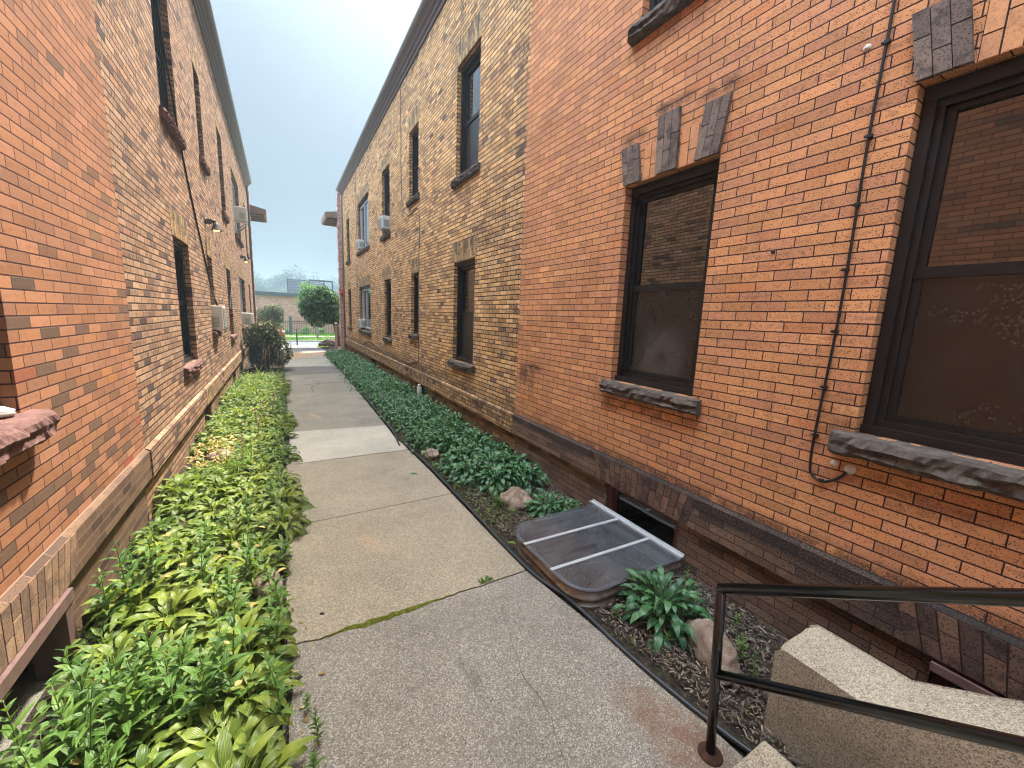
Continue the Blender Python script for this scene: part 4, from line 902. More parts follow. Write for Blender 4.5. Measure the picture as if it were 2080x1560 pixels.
mb=MB(); mb.tube([(1.685,.872,.03),(1.635,.90,.905)],.0215,16); mb.build('post',M['black'],e)
mb=MB(); a=Vector((1.635,.905,.905)); mb.tube([a,a+d*2.6],.0225,16); mb.build('top_rail',M['black'],e)
mb=MB(); a=Vector((1.66,.885,.475)); mb.tube([a,a+d*2.6],.0205,16); mb.build('lower_rail',M['black'],e)
mb=MB(); mb.lathe([(.0,.052),(.028,.05),(.031,.042),(.052,.042),(.056,.036),(.056,.028)],(1.685,.872,0),20); mb.build('foot_plate',M['rust'],e)

# ------------------------------------------------------------------ rocks
def rock(name,c,s,label,mat,seed,rot=0.,flat=.0):
    bm=bmesh.new(); bmesh.ops.create_icosphere(bm,subdivisions=4,radius=1)
    for v in bm.verts:
        p=v.co.copy(); n=1+.28*mnoise.noise(p*1.1+Vector((seed*3.3,0,0)))+.12*mnoise.noise(p*2.9+Vector((0,seed,0)))+.04*mnoise.noise(p*8)
        q=p*n; q=Vector((q.x*s[0],q.y*s[1],q.z*s[2])); v.co=Matrix.Rotation(rot,3,'Z')@Matrix.Rotation(flat,3,'Y')@q
    me=bpy.data.meshes.new(name); bm.to_mesh(me); bm.free(); me.materials.append(mat)
    for p in me.polygons: p.use_smooth=True
    o=bpy.data.objects.new(name,me); o.location=c; C.objects.link(o); return tag(o,label,'rock')
rock('boulder',(2.16,3.52,.07),(.17,.20,.12),'rounded pink grey boulder between hostas above the window well',M['boulder'],1)
rock('boulder',(2.22,1.22,.08),(.10,.22,.14),'leaning brown and grey boulder behind the handrail post',M['boulder'],4,-.4,.3)
rock('boulder',(1.80,5.33,.06),(.10,.14,.07),'small pale rock beside the edging near the pale slab',M['boulder'],6)
rock('boulder',(-.17,3.08,.07),(.09,.12,.10),'pinkish rock at the path edge of the left bed',M['boulder'],8)
rock('boulder',(-.75,6.2,.08),(.16,.2,.12),'grey rock half hidden in the left bed by the wall',M['boulder'],9)
rock('log_rock',(2.35,24.9,.22),(.55,.3,.24),'dark low rock on the mulch under the round tree',M['darkrock'],12)

# ------------------------------------------------------------------ plants
def leaf(mb,base,az,el,length,width,droop,fold=.25,seg=7,petiole=0.,pw=.006,mi=0,shape=.75,twist=0.,wav=0.):
    p=Vector(base); vs=[]; uvs=[]; d=Vector((cos(az),sin(az),0)); side0=Vector((-sin(az),cos(az),0))
    e=el
    if petiole>0:
        a=p.copy(); pts=[a.copy()]
        for k in range(3): a=a+(d*cos(e)+Vector((0,0,1))*sin(e))*petiole/3; e-=droop*.12; pts.append(a.copy())
        for q,r in zip(pts,pts[1:]):
            mb.mesh([q-side0*pw/2,q+side0*pw/2,r+side0*pw/2,r-side0*pw/2],[(0,1,2,3)],[(.45,0),(.55,0),(.55,0),(.45,0)],mi,True)
        p=pts[-1]
    st=length/seg
    for k in range(seg+1):
        t=k/seg; w=width*.5*(max(0.,sin(pi*min(1,t**shape)))**.85 if 0<t<1 else (.10 if t==0 else .02))
        tw=twist*t; nrm=(-d*sin(e)+Vector((0,0,1))*cos(e)); side=(side0*cos(tw)+nrm*sin(tw))
        up=(nrm*cos(tw)-side0*sin(tw))
        wv=wav*sin(t*9+az*3)
        vs+=[p-side*w+up*(w*fold+wv*w),p,p+side*w+up*(w*fold-wv*w)]; uvs+=[(.5-.5*w/(width*.5),t),(.5,t),(.5+.5*w/(width*.5),t)]
        p=p+(d*cos(e)+Vector((0,0,1))*sin(e))*st; e-=droop/seg
    fs=[]
    for k in range(seg):
        a=k*3; fs+=[(a,a+1,a+4,a+3),(a+1,a+2,a+5,a+4)]
    mb.mesh(vs,fs,uvs,mi,True)
def hosta(seed,n,L,W,spread,mat,h=1.):
    rd=random.Random(seed); mb=MB()
    for i in range(n):
        t=i/n; az=i*2.399+rd.uniform(-.35,.35); el=radians(82-62*t*spread+rd.uniform(-9,9))
        l=L*(.65+.4*rd.random())*(.75+.35*t)
        leaf(mb,(rd.uniform(-.03,.03),rd.uniform(-.03,.03),0),az,el,l,W*(.8+.4*rd.random())*(l/L),radians(rd.uniform(55,105)),rd.uniform(.15,.45),7,petiole=L*h*(.55+.45*rd.random()),twist=rd.uniform(-.5,.5),wav=rd.uniform(0,.25))
    o=mb.build('hosta',mat); return o.data,o
def weed(seed,h,n,L,W):
    rd=random.Random(seed); stem=MB(); fol=MB()
    lean=rd.uniform(.0,.18); la=rd.uniform(0,6.28); pts=[]
    for k in range(7):
        t=k/6; pts.append(Vector((cos(la)*lean*h*t*t,sin(la)*lean*h*t*t,h*t)))
    stem.tube(pts,[.0045-.0025*k/6 for k in range(7)],5)
    for i in range(n):
        t=.12+.86*i/(n-1); k=min(5,int(t*6)); f=t*6-k; p=pts[k].lerp(pts[k+1],f)
        s=(.55+.55*sin(pi*min(1,t*.9+.08)))*(1.15-.55*max(0,t-.7)/.3)
        for q in (0,pi):
            az=q+(i%2)*pi/2+i*.25+rd.uniform(-.3,.3)
            leaf(fol,p,az,radians(rd.uniform(15,50)+20*t),L*s*rd.uniform(.8,1.15),W*s,radians(rd.uniform(30,75)),rd.uniform(.1,.4),5,shape=.68,twist=rd.uniform(-.3,.3))
    return stem,fol
def daylily(seed,n,L,mat,name='daylily'):
    rd=random.Random(seed); mb=MB()
    for i in range(n):
        leaf(mb,(rd.gauss(0,.035),rd.gauss(0,.035),0),rd.uniform(0,6.28),radians(rd.uniform(58,88)),L*rd.uniform(.6,1.15),.017*rd.uniform(.8,1.3),radians(rd.uniform(60,150)),.5,9,shape=.45)
    o=mb.build(name,mat); return o
protos={}
def make_hostas(key,specs,mat):
    protos[key]=[]
    for sd,n,L,W,spr,h in specs:
        me,o=hosta(sd,n,L,W,spr,mat,h); bpy.data.objects.remove(o); protos[key].append(me)
make_hostas('y',[(1,58,.20,.070,1.,.95),(2,52,.21,.074,1.05,.9),(3,64,.19,.066,1.08,1.0),(4,54,.21,.072,1.,.85)],M['hosta_y'])
make_hostas('m',[(11,60,.165,.060,1.05,1.0),(12,54,.175,.064,1.1,.95),(13,66,.16,.056,1.,1.05)],M['hosta_m'])
make_hostas('d',[(21,86,.155,.064,1.05,1.45),(22,80,.16,.067,1.05,1.4),(23,94,.15,.061,1.02,1.5)],M['hosta_d'])
make_hostas('b',[(41,125,.125,.047,1.04,1.75)],M['hosta_d'])
make_hostas('s',[(31,56,.11,.05,1.08,2.1),(32,50,.115,.053,1.05,2.0),(33,60,.105,.048,1.,2.2)],M['hosta_d'])
def put(me,name,x,y,z,s,label,cat,group,rz=None,tilt=0.):
    o=bpy.data.objects.new(name,me); o.location=(x,y,z); o.scale=(s,s,s*random.uniform(.9,1.1))
    o.rotation_euler=(random.uniform(-tilt,tilt),random.uniform(-tilt,tilt),random.uniform(0,6.28) if rz is None else rz); C.objects.link(o); return tag(o,label,cat,group)
random.seed(21)
def hst(key,x,y,s,label,group,z=.02): return put(random.choice(protos[key]),'hosta',x,y,z,s,label,'hosta',group,tilt=.08)
def free(pts,x,y,r):
    for (a,b,q) in pts:
        if (a-x)**2+(b-y)**2<(r*.5+q*.5)**2: return False
    pts.append((x,y,r)); return True
L_Y='yellow green striped hosta in the crowded foreground of the left bed'
# foreground of the left bed, read off the photograph
occ=[]
FG=[(-.98,2.9,.7,'m'),(-1.0,3.4,.8,'y'),(-.65,2.6,.8,'y'),(-.26,2.42,.85,'y'),(-.6,1.9,.75,'m'),(-.8,1.85,.7,'m'),(-.7,2.3,.75,'m'),(-.28,1.12,.85,'y'),(-1.0,1.05,.7,'m'),(-.45,.98,.85,'y'),(-.6,1.0,.8,'m'),(-.55,1.75,.8,'m'),(-.24,2.13,.9,'y'),(-.45,2.3,.8,'m'),(-.85,2.15,.7,'m'),(-.9,1.6,.8,'m'),(-.9,3.25,.95,'y'),(-.25,3.3,.85,'y'),(-.2,2.8,.75,'m'),(-.85,2.4,.7,'m'),(-.95,1.3,.8,'m'),(-.26,1.64,1.0,'y'),(-.40,1.55,1.0,'y'),(-.30,1.88,1.0,'y'),(-.62,1.42,.95,'y'),(-.24,1.36,.95,'y'),(-.42,1.22,1.0,'y'),(-.75,1.2,1.0,'y'),(-.30,2.55,1.0,'y'),(-.62,2.05,.7,'y'),(-.70,2.98,1.05,'y'),(-.88,2.66,.9,'y'),(-.50,3.10,.95,'y'),(-.42,2.78,.8,'y')]
for x,y,s,k in FG: free(occ,x,y,.28); hst(k,x,y,s,L_Y,'striped hostas at the front of the left bed')
k=0
while k<2600:
    k+=1; y=3.3+random.random()**1.15*9.6; x=random.uniform(-1.05,-.06)
    if -1.1<x<-.6 and 5.9<y<6.5: continue
    if free(occ,x,y,.265):
        near=y<5.6
        key='y' if (near and random.random()<.75) else ('m' if random.random()<.7 else 'y')
        hst(key,x,y,random.uniform(.8,1.05),'hosta among the packed green plants along the middle of the left bed' if y<8 else 'hosta in the far part of the left bed toward the dark shrub','hostas packed along the left bed' if y<8 else 'hostas in the far left bed')
# weeds
wp=[]
for sd in range(5):
    st,fo=weed(100+sd,.42+.05*sd,9+sd%3,.105,.030)
    a=st.build('stem',M['stem']); b=fo.build('foliage',M['weed']); wp.append((a.data,b.data)); bpy.data.objects.remove(a); bpy.data.objects.remove(b)
def put_weed(x,y,s,label,group):
    r=bpy.data.objects.new('leafy_weed',None); r.location=(x,y,.02); r.scale=(s,s,s); r.rotation_euler=(random.uniform(-.12,.12),random.uniform(-.12,.12),random.uniform(0,6.28)); r.empty_display_size=.05; C.objects.link(r); tag(r,label,'weed',group)
    for nm,me in zip(('stem','foliage'),random.choice(wp)):
        o=bpy.data.objects.new(nm,me); o.parent=r; C.objects.link(o)
wocc=[]; n=0
ZN=[(-.95,-.5,1.75,2.45,34,.85),(-.98,-.62,1.2,1.75,18,.75),(-.5,-.25,2.05,2.4,10,.85),(-.16,-.08,1.95,3.0,11,.7),(-1.0,-.85,3.0,3.5,9,.85),(-.6,-.2,2.85,3.25,6,.8),(-.18,-.05,3.3,7.0,16,.6),(-.16,.0,7.,13.,14,.65),(-.8,-.3,3.6,5.2,5,.7)]
for x0,x1,y0,y1,m,sc in ZN:
    for _ in range(m):
        x=random.uniform(x0,x1); y=random.uniform(y0,y1)
        if free(wocc,x,y,.07): put_weed(x,y,sc*random.uniform(.75,1.2),'tall leafy weed rising among the hostas at the front of the left bed' if y<3.4 else 'leafy stem crowding the path edge of the left bed farther back','weeds at the front of the left bed' if y<3.4 else 'stems along the left path edge')
# small seedlings on the path margin and in the right mulch
for x,y,s in ((.03,1.62,.42),(.06,1.78,.36),(.02,1.98,.3)): put_weed(x,y,s,'little seedling growing onto the path beside the foreground hostas','seedlings on the path margin')
for x,y,s in ((2.5,1.62,.42),(2.42,1.52,.36),(2.36,1.12,.40),(2.3,1.02,.3),(2.55,.98,.28),(2.6,1.3,.3),(2.05,1.42,.26),(2.66,1.75,.3)): put_weed(x,y,s,'small bright weed sprouting from the mulch near the handrail','weeds in the right mulch')
for x,y,s in ((1.9,1.72,.22),(1.98,1.64,.25),(1.84,1.5,.16),(1.8,3.1,.2),(1.95,3.28,.24),(2.05,3.1,.2)): put_weed(x,y,s,'tiny weed in the soil around the window well','weeds around the window well')
# day lilies
dls=[daylily(50+i,46,.52,M['daylily']).data for i in range(3)]; dld=[daylily(60+i,46,.5,M['daylily_d']).data for i in range(3)]
for o in [o for o in C.objects if o.name.startswith('daylily') and o.type=='MESH' and 'label' not in o]: bpy.data.objects.remove(o)
for x,y,s in ((-.62,5.55,1.),(-.4,5.75,.95),(-.85,5.3,.8),(-.5,6.1,.9)): put(random.choice(dls),'daylily',x,y,.02,s,'arching day lily clump in the middle of the left bed','day lily','day lilies in the middle of the left bed')
for x,y,s in ((-.9,10.2,1.),(-.6,10.8,1.05),(-.3,11.2,.95),(-.7,11.8,1.1),(-.35,12.3,1.05),(-.95,12.4,1.),(-.6,12.9,1.1),(-.2,12.8,.9)): put(random.choice(dls),'daylily',x,y,.02,s,'day lily clump at the far end of the left bed before the dark shrub','day lily','day lilies at the far end of the left bed')
for x,y,s in ((2.25,6.05,.85),(2.5,6.4,1.),(2.62,6.75,1.),(2.2,6.6,.8)): put(random.choice(dld),'daylily',x,y,.02,s,'green day lily clump against the right yellow wall beyond the hostas','day lily','day lilies in the middle of the right bed')
for x,y,s in ((2.5,9.9,1.),(2.6,10.4,1.),(2.3,10.7,.95),(2.55,11.,1.),(2.4,15.5,1.),(2.6,16.2,1.),(2.2,16.,.9)): put(random.choice(dld),'daylily',x,y,.02,s,'grassy day lily clump far along the right bed','day lily','day lilies far along the right bed')
put(dld[0],'daylily',1.95,3.55,.02,.5,'small grassy tuft between the edging and the big hosta','day lily',None)
# dry flower stalks
for x,y,h in ((-.35,6.6,.62),(-.42,6.9,.7),(-.3,7.4,.6),(-.5,5.7,.5),(-.25,8.2,.6),(-.2,13.6,.85),(-.35,13.8,.95),(-.5,13.7,.9),(-.62,13.9,.9),(-.1,13.5,.7)):
    mb=MB(); l=random.uniform(-.15,.15); mb.tube([(x,y,.02),(x+l*.4,y,h*.5),(x+l,y+.03,h)],[.006,.005,.003],5)
    for _ in range(9):
        q=random.uniform(.7,1); mb.lathe([(0,0),(.008,.01),(.006,.022),(0,.028)],(x+l*q+random.uniform(-.015,.015),y+.03*q+random.uniform(-.015,.015),h*q),5)
    tag(mb.build('dry_stalk',M['stalk']),'thin dry flower stalk standing above the left bed','dry stalk','dry stalks in the left bed')
# right bed
hst('b',2.21,1.60,1.2,'single dark green hosta between the window well and the handrail',None)
hst('d',2.36,3.22,.85,'low dark green hosta at the far corner of the window well',None)
hst('d',2.52,3.1,.7,'small dark hosta by the wall behind the window well',None)
L_D='glossy dark hosta in the big clump beyond the boulder'
rocc=[]
for x,y,s in ((2.15,4.0,1.2),(2.5,3.95,1.2),(1.95,4.35,1.15),(2.3,4.45,1.2),(2.6,4.4,1.1),(2.1,4.85,1.1),(2.5,5.3,1.25),(2.3,5.05,1.1),(2.65,4.95,1.05),(2.2,5.5,1.),(1.9,4.75,.9)): free(rocc,x,y,.3); hst('d',x,y,s,L_D,'glossy hostas beyond the boulder')
k=0
while k<3000:
    k+=1; y=5.6+random.random()*12.; x=random.uniform(1.78,2.72)
    if y>15 and x<1.95 and random.random()<.3: continue
    if free(rocc,x,y,.26): hst('s',x,y,random.uniform(.95,1.35),'small dark leafy plant in the long ground cover of the right bed' if y<11 else 'small dark leafy plant in the far part of the right bed','leafy plants of the right bed' if y<11 else 'leafy plants in the far right bed')
for k in range(26):
    y=17.6+random.random()*3.6; x=random.uniform(1.75,2.72); hst('s',x,y,random.uniform(.95,1.25),'small dark leafy plant in the far part of the right bed','leafy plants in the far right bed')
# low uncountable filler
def cover(name,region,n,mat,label,L=.06,h=.12,seed=1,ex=None):
    rd=random.Random(seed); mb=MB()
    for _ in range(n):
        x=rd.uniform(region[0],region[1]); y=rd.uniform(region[2],region[3])
        if ex and ex(x,y): continue
        leaf(mb,(x,y,.02+rd.random()*h),rd.uniform(0,6.28),radians(rd.uniform(0,60)),L*rd.uniform(.6,1.3),L*.5*rd.uniform(.7,1.2),radians(rd.uniform(10,70)),.25,3)
    return tag(mb.build(name,mat),label,'ground cover',kind='stuff')
cover('ground_cover',(-1.1,-.06,1.0,14.4),2600,M['hosta_m'],'low mixed leaves filling the gaps of the left bed',.075,.16,1)
cover('ground_cover',(1.72,2.78,5.3,21.),4600,M['cover'],'low dark leaves filling the gaps of the right bed',.07,.15,2)
cover('ground_cover',(1.66,2.1,3.2,7.6),1500,M['hosta_m'],'yellowish creeping leaves along the right edging',.035,.06,3)
cover('dead_leaves',(-1.05,-.62,5.6,6.9),320,M['dead'],'dry bleached leaves by the left wall',.07,.2,4)
cover('dead_leaves',(-1.0,-.1,1.2,12.),150,M['dead'],'scattered dry leaves among the left bed plants',.06,.34,14)
cover('dead_leaves',(-.15,.1,1.4,3.2),60,M['dead'],'dry bits along the left path edge',.03,.02,6)
# mulch
rd=random.Random(9); mb=MB()
for _ in range(15000):
    x=rd.uniform(1.74,2.8); y=rd.uniform(.3,4.2) if rd.random()<.85 else rd.uniform(4.2,7)
    if 1.68<x and 1.87<y<2.94: continue
    if x<xr(y)+.09: continue
    a=rd.uniform(0,pi); l=rd.uniform(.008,.042); w_=rd.uniform(.003,.011); t_=rd.uniform(-.4,.4); z=.028+rd.uniform(-.006,.03)
    d=Vector((cos(a)*cos(t_),sin(a)*cos(t_),sin(t_))); s=Vector((-sin(a),cos(a),rd.uniform(-.4,.4))).normalized(); c=Vector((x,y,z)); u=Vector((0,0,.003))
    q=[c-d*l/2-s*w_/2,c+d*l/2-s*w_/2,c+d*l/2+s*w_/2,c-d*l/2+s*w_/2]; mb.hexa(q+[v+u for v in q])
tag(mb.build('mulch',M['chip']),'dark shredded wood mulch in the right bed','mulch',kind='stuff')
rd=random.Random(10); mb=MB()
for _ in range(1100):
    x=rd.uniform(1.7,2.75); y=rd.uniform(.6,4.2)
    if 1.68<x and 1.86<y<2.95: continue
    if x<xr(y)+.05: continue
    leaf(mb,(x,y,.03+rd.random()*.02),rd.uniform(0,6.28),radians(rd.uniform(-5,50)),rd.uniform(.02,.055),.003,radians(rd.uniform(20,120)),.2,3,shape=.5)
tag(mb.build('dry_grass',M['dead']),'dry grass clippings on the mulch','dry grass',kind='stuff')
mb=MB(); leaf(mb,(1.72,2.78,.07),2.2,.1,.09,.04,.5,.3,5); tag(mb.build('fallen_leaf',M['daylily']),'yellow fallen leaf in front of the window well','leaf')
mb=MB(); leaf(mb,(1.42,4.78,.036),2.7,.15,.10,.035,.6,.4,5); tag(mb.build('fallen_leaf',M['hosta_d']),'dark fallen leaf lying on the path','leaf')
mb=MB(); mb.hexa([(.13,2.68,.031),(.155,2.665,.031),(.16,2.68,.031),(.135,2.695,.031),(.135,2.68,.04),(.155,2.67,.041),(.157,2.68,.041),(.137,2.69,.04)]); tag(mb.build('pebble',M['darkrock']),'dark pebble on the path near the mossy joint','pebble')
rd=random.Random(77); mb=MB()
for _ in range(420):
    y=rd.uniform(.9,9)**1.0; q=rd.random(); x=xl(y)+rd.random()**2*.3 if q<.45 else (xr(y)-rd.random()**2*.22 if q<.85 else rd.uniform(xl(y),xr(y)))
    leaf(mb,(x,y,.0385),rd.uniform(0,6.28),radians(rd.uniform(0,20)),rd.uniform(.006,.028),rd.uniform(.003,.009),radians(rd.uniform(10,80)),.3,2)
tag(mb.build('litter',M['dead']),'tiny dry leaf bits scattered along the path edges','litter',kind='stuff')
mb=MB(); rd=random.Random(4)
for _ in range(40): leaf(mb,(1.28+rd.uniform(-.05,.05),2.5+rd.uniform(-.02,.02),.03),rd.uniform(0,6.28),rd.uniform(.2,1.2),.03,.014,.6,.3,3)
tag(mb.build('joint_weed',M['weed']),'small weed tuft growing in the mossy path joint','weed')

# ------------------------------------------------------------------ shrubs and trees
def crown(mb,c,r,n,size,seed,lobes=9,flat=1.,shell=.55,hang=0.,cut=None):
    rd=random.Random(seed); L=[]
    for _ in range(lobes):
        v=Vector((rd.gauss(0,1),rd.gauss(0,1),rd.gauss(0,1))).normalized()*rd.uniform(.25,.62); L.append((v,rd.uniform(.36,.58)))
    L.append((Vector((0,0,0)),.62))
    for _ in range(n):
        lc,lr=rd.choice(L); v=Vector((rd.gauss(0,1),rd.gauss(0,1),rd.gauss(0,1))).normalized()*lr*(shell+(1-shell)*rd.random()**.5); q=lc+v
        p=Vector((c[0]+q.x*r[0],c[1]+q.y*r[1],c[2]+q.z*r[2]))
        if cut and p.z<cut: continue
        a=rd.uniform(0,6.28); e=rd.uniform(-1.2,.6)-hang; s=size*rd.uniform(.6,1.4)
        leaf(mb,p,a,e,s,s*.5,rd.uniform(0,1.),.3,2)
def limbs(mb,base,top,r,c,rr,seed,n=7):
    rd=random.Random(seed); b=Vector(base); t=Vector(top); m=b.lerp(t,.5)+Vector((rd.uniform(-.05,.05),rd.uniform(-.05,.05),0))
    mb.tube([b,m,t],[r*1.25,r,r*.75],9)
    for i in range(n):
        a=i*6.28/n+rd.uniform(-.4,.4); e=Vector((c[0]+cos(a)*rr[0]*.6,c[1]+sin(a)*rr[1]*.6,c[2]+rd.uniform(-.2,.6)*rr[2])); mb.tube([t,t.lerp(e,.5)+Vector((0,0,.1*rr[2])),e],[r*.55,r*.35,r*.12],6)
def tree(name,base,top,c,rr,tr,n,size,mat,bark,label,cat,seed,**k):
    e=empty(name,base,label,cat); m=MB(); limbs(m,base,top,tr,c,rr,seed); m.build('trunk',bark,e); m=MB(); crown(m,c,rr,n,size,seed,**k); m.build('crown',mat,e); return e
tree('shrub',(-.48,15.3,0),(-.48,15.4,.5),(-.47,15.5,.86),(.72,.8,.86),.06,17000,.095,M['yew'],M['bark'],'large round dark shrub at the end of the left bed','shrub',31,lobes=24,shell=.5)
tree('shrub',(-.65,24.9,0),(-.62,25,.9),(-.62,25.,1.62),(.86,.8,.95),.06,6500,.085,M['shrub'],M['bark'],'grey green shrub behind the dark one at the alley end','shrub',32,lobes=12)
tree('round_tree',(2.75,23.9,.0),(2.55,24.,1.5),(2.1,24.,2.42),(1.28,1.25,1.28),.16,15000,.15,M['treeleaf'],M['bark'],'dense round green tree at the far right end of the alley','tree',33,lobes=16,hang=.5,cut=1.25)
tree('young_tree',(2.3,33.,0),(2.3,33.,1.9),(2.0,33.2,2.95),(1.05,1.1,1.45),.09,3600,.15,M['treeleaf2'],M['paleb'],'pale green loose tree behind the round one across the street','tree',34,lobes=9,shell=.2,cut=1.9)
mb=MB(); mb.lathe([(.0,0),(.26,0),(.2,.05),(.12,.3),(.0,.3)],(2.35,31.8,.02),10)
random.seed(61)
farm=[]
for sd in range(3):
    m=MB(); limbs(m,(0,0,0),(0,0,4),.3,(0,0,8),(4,4,4),70+sd); a=m.build('trunk',M['bark']); m=MB(); crown(m,(0,0,8.),(4.6,4.6,5.),2600,.75,80+sd,lobes=11,shell=.35); b=m.build('crown',M['farleaf']); farm.append((a.data,b.data)); bpy.data.objects.remove(a); bpy.data.objects.remove(b)
FT=[(-15.7,168.5,1.41,'tallest hazy tree at the left of the far treeline'),(-8.8,174.2,1.12,'hazy tree beside the tallest far one'),(-2.2,179.9,1.22,'mid sized hazy tree of the far treeline'),(2.9,171.4,1.36,'hazy tree behind the louvred rooftop screen'),(-5.7,159.9,0.92,'low hazy tree in front of the far treeline'),(9.3,177.1,1.25,'hazy far tree right of the rooftop screen'),(-22.8,178.5,1.41,'hazy far tree hidden beside the left wall'),(-12.9,192.8,1.48,'farthest hazy tree behind the treeline'),(15.0,185.6,1.04,'hazy far tree above the round tree'),(20.0,188.5,1.26,'hazy far tree close to the right wall corner'),(0.7,158.5,0.81,'lowest hazy far tree above the coping')]
for x,y,s,lb in FT:
    r=empty('far_tree',(x,y,0),lb,'tree','hazy trees in the distance'); r.scale=(s,s,s); r.rotation_euler=(0,0,random.uniform(0,6.28))
    for nm,me in zip(('trunk','crown'),random.choice(farm)):
        o=bpy.data.objects.new(nm,me); o.parent=r; C.objects.link(o)
# bushes at the foot of the far fence
for x,s,lb in ((.3,.45,'low bush behind the far fence near the thick post'),(1.75,.55,'low bush at the middle of the far fence'),(-.9,.5,'low bush behind the far fence near the car'),(3.,.4,'low bush at the right of the far fence')):
    m=MB(); crown(m,(x,37.7,.3),(s,.35,s*.8),700,.11,int(x*10)+90,lobes=6,cut=.02); tag(m.build('bush',M['treeleaf2']),lb,'bush','bushes along the far fence')

# ------------------------------------------------------------------ across the street
e=empty('brick_building',(0,44,0),'low red brick building with dark coping across the street','building')
mb=MB(); mb.box((-22,41,-.1),(18,56,3.14)); mb.build('wall',M['farbrick'],e)
mb=MB(); mb.box((-22.1,40.88,3.14),(18.1,56.1,3.46)); mb.build('coping',M['coping'],e)
e=empty('rooftop_screen',(2.2,46,3.3),'louvred equipment screen with railings on the roof of the far brick building','roof screen')
mb=MB()
for k in range(11): mb.box((.72,46,3.38+k*.15),(2.55,46.06,3.38+k*.15+.11))
mb.build('louvre_panel',M['louver'],e)
mb=MB(); mb.box((.64,45.98,3.36),(.715,46.06,5.0)); mb.build('post',M['coping'],e)
mb=MB(); mb.box((2.56,45.98,3.36),(2.66,46.08,5.)); mb.box((3.9,46,3.36),(4.02,46.1,5.)); mb.box((2.6,46,4.94),(4.8,46.1,5.1)); mb.box((4.68,46,3.36),(4.8,46.1,4.94)); mb.build('steel_frame',M['coping'],e)
mb=MB()
for z in (5.42,5.85): mb.tube([(.7,46,z),(3.45,46,z-.03)],.02,6)
for x in (.7,1.75,3.0,3.4): mb.tube([(x,46,4.9),(x,46,5.85)],.02,6)
mb.build('railing',M['gutter'],e)
mb=MB()
for k in range(9): mb.box((2.68,46.01,3.4+k*.17),(3.88,46.05,3.4+k*.17+.1))
mb.build('louvre_panel',M['louver'],e)
# iron fence
e=empty('iron_fence',(0,37,0),'black iron picket fence across the street in front of the red brick building','fence')
mb=MB(); x=-4.5
while x<8: mb.box((x,37,.04),(x+.022,37.022,1.22)); x+=.125
mb.build('pickets',M['cable'],e)
mb=MB(); mb.box((-4.5,36.99,1.08),(8,37.03,1.12)); mb.box((-4.5,36.99,.95),(8,37.03,.985)); mb.box((-4.5,36.99,.1),(8,37.03,.14)); mb.build('rail',M['cable'],e)
for x,w_,h in ((.52,.20,1.45),(2.42,.07,1.3),(-1.4,.07,1.3),(4.4,.07,1.3),(6.3,.07,1.3)):
    mb=MB(); mb.box((x,36.95,0),(x+w_,36.95+w_,h)); mb.box((x-.01,36.94,h),(x+w_+.01,36.96+w_,h+.04)); mb.build('post',M['coping'],e)
# thin black post at the kerb
mb=MB(); mb.tube([(.72,26.,.02),(.72,26.,.92)],.035,10); mb.lathe([(.035,0),(.045,.01),(.03,.04),(0,.05)],(.72,26,.92),10); tag(mb.build('bollard',M['cable']),'thin black post at the edge of the street','post')
# wooden post with cap by the right corner
e=empty('wood_post',(2.46,22.9,0),'weathered wooden post with a dark cap beside the round tree trunk','post')
mb=MB(); mb.box((2.40,22.85,0),(2.52,22.97,1.35)); mb.build('shaft',M['wood'],e)
mb=MB(); mb.box((2.37,22.82,1.35),(2.55,23.0,1.41)); mb.mesh([(2.37,22.82,1.41),(2.55,22.82,1.41),(2.55,23,1.41),(2.37,23,1.41),(2.46,22.91,1.49)],[(0,1,4),(1,2,4),(2,3,4),(3,0,4)]); mb.build('cap',M['cable'],e)
mb=MB(); rd=random.Random(6)
for j in range(10):
    for i in range(10): pass
vs=[(1.7+1.4*i/9*(1-.0)+.25*(1-j/9),22.4+2.4*j/9,.035+.12*sin(pi*i/9)*sin(pi*j/9)+.02*rd.random()) for j in range(10) for i in range(10)]
mb.mesh(vs,[(j*10+i,j*10+i+1,(j+1)*10+i+1,(j+1)*10+i) for j in range(9) for i in range(9)],sm=True); struct(mb.build('ground',M['soil']))
cover('ground_cover',(1.7,2.3,24.4,25.6),260,M['daylily'],'yellow green tufts by the kerb under the round tree',.12,.04,8)
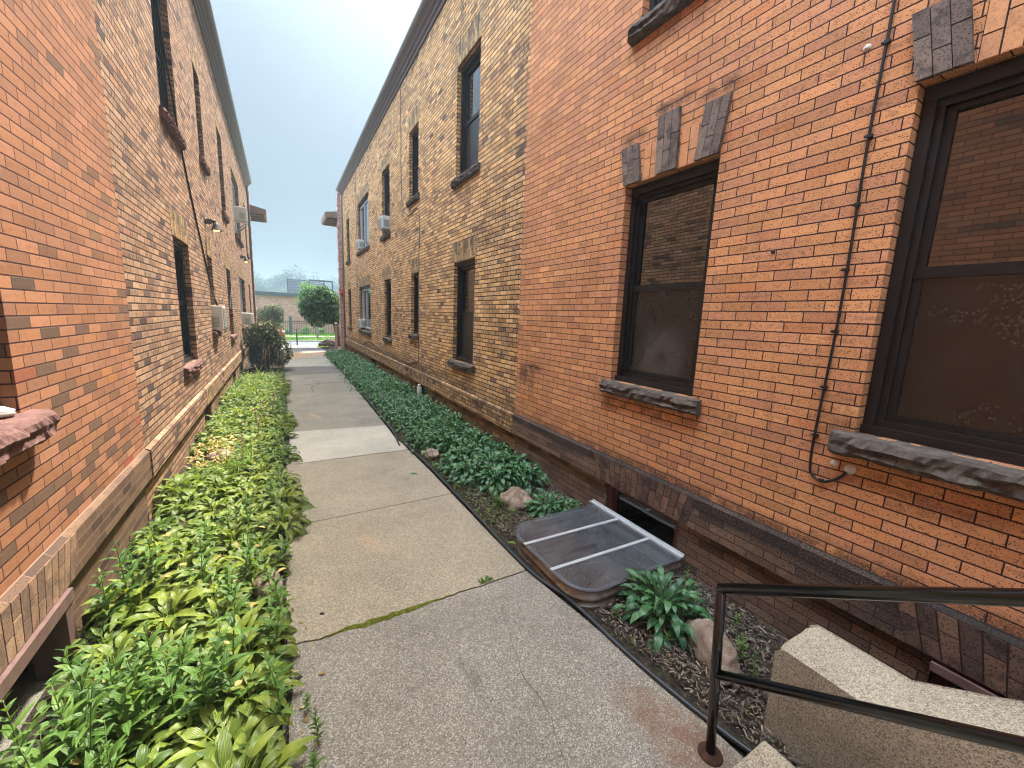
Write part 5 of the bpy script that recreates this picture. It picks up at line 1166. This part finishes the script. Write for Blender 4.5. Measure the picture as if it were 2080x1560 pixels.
# red car parked at the kerb, mostly behind the shrubs
def car(x0,y0,label):
    e=empty('parked_car',(x0-2,y0,0),label,'car')
    prof=[(0,.32),(.02,.62),(-.08,.80),(-.55,.92),(-1.05,1.02),(-1.35,1.22),(-1.75,1.38),(-2.5,1.42),(-3.1,1.32),(-3.5,1.05),(-4.2,.92),(-4.35,.7),(-4.38,.34)]
    mb=MB(); vs=[]; W=.86
    cols=[(-W,.0),(-W*.985,.0),(-W*.82,.0),(0,.02),(W*.82,.0),(W*.985,0),(W,0)]
    for (px_,pz) in prof:
        for (cyy,dz) in ((-W,-.06),(-W*.93,0),(0,.025),(W*.93,0),(W,-.06)):
            k=1-.16*max(0,(pz-.95)/.45); vs.append((x0+px_,y0+cyy*k,pz+dz))
    n=5; fs=[(i*n+j,i*n+j+1,(i+1)*n+j+1,(i+1)*n+j) for i in range(len(prof)-1) for j in range(n-1)]
    for j in (0,n-1):
        fs.append(tuple(i*n+j for i in range(len(prof))))
    mb.mesh(vs,fs,sm=False); mb.box((x0-4.3,y0-W*.95,.26),(x0-.05,y0+W*.95,.40)); mb.build('body',M['carred'],e)
    mb=MB(); 
    for sgn in (-1,1):
        q=[(x0-1.3,1.04),(x0-1.85,1.32),(x0-3.0,1.30),(x0-3.35,1.05)]
        mb.add([(a,y0+sgn*(W*(1-.16*max(0,(z-.95)/.45))+.004),z) for a,z in q])
    mb.add([(x0-1.08,y0-W*.8,1.06),(x0-1.08,y0+W*.8,1.06),(x0-1.36,y0+W*.74,1.245),(x0-1.36,y0-W*.74,1.245)]); mb.build('window',M['pane'],e)
    for wx in (-.8,-3.5):
        for sgn in (-1,1):
            mb=MB(); mb.lathe([(.0,-.09),(.22,-.09),(.32,-.08),(.33,0),(.32,.08),(.22,.09),(0,.09)],(x0+wx,y0+sgn*.80,.32),18,'y'); w_=mb.build('wheel',M['tyre'],e)
            mb=MB(); mb.lathe([(.0,-.1),(.18,-.095),(.2,-.09),(.2,.09),(.18,.095),(0,.1)],(x0+wx,y0+sgn*.80,.32),14,'y'); mb.build('rim',M['alu'],w_)
    for sgn in (-1,1):
        mb=MB(); mb.box((x0-.1,y0+sgn*.6-.15,.66),(x0+.025,y0+sgn*.6+.15,.78)); mb.build('headlight',M['white'],e)
car(.12,27.6,'red car parked on the street, its nose showing past the shrubs')

# ------------------------------------------------------------------ haze: the air of a smoky day
mb=MB(); mb.box((-260,-70,-1.2),(260,420,30.))
o=mb.build('haze',None or bpy.data.materials.new('haze_air')); o['kind']='stuff'; o['label']='thin pale summer haze over the whole scene'
hm=o.data.materials[0]; hm.use_nodes=True; hm.node_tree.nodes.clear(); ou=hm.node_tree.nodes.new('ShaderNodeOutputMaterial'); pv=hm.node_tree.nodes.new('ShaderNodeVolumePrincipled')
pv.inputs['Color'].default_value=(.36,.47,.55,1); pv.inputs['Density'].default_value=.004; pv.inputs['Anisotropy'].default_value=.3
hm.node_tree.links.new(pv.outputs[0],ou.inputs['Volume'])
o.display_type='WIRE'
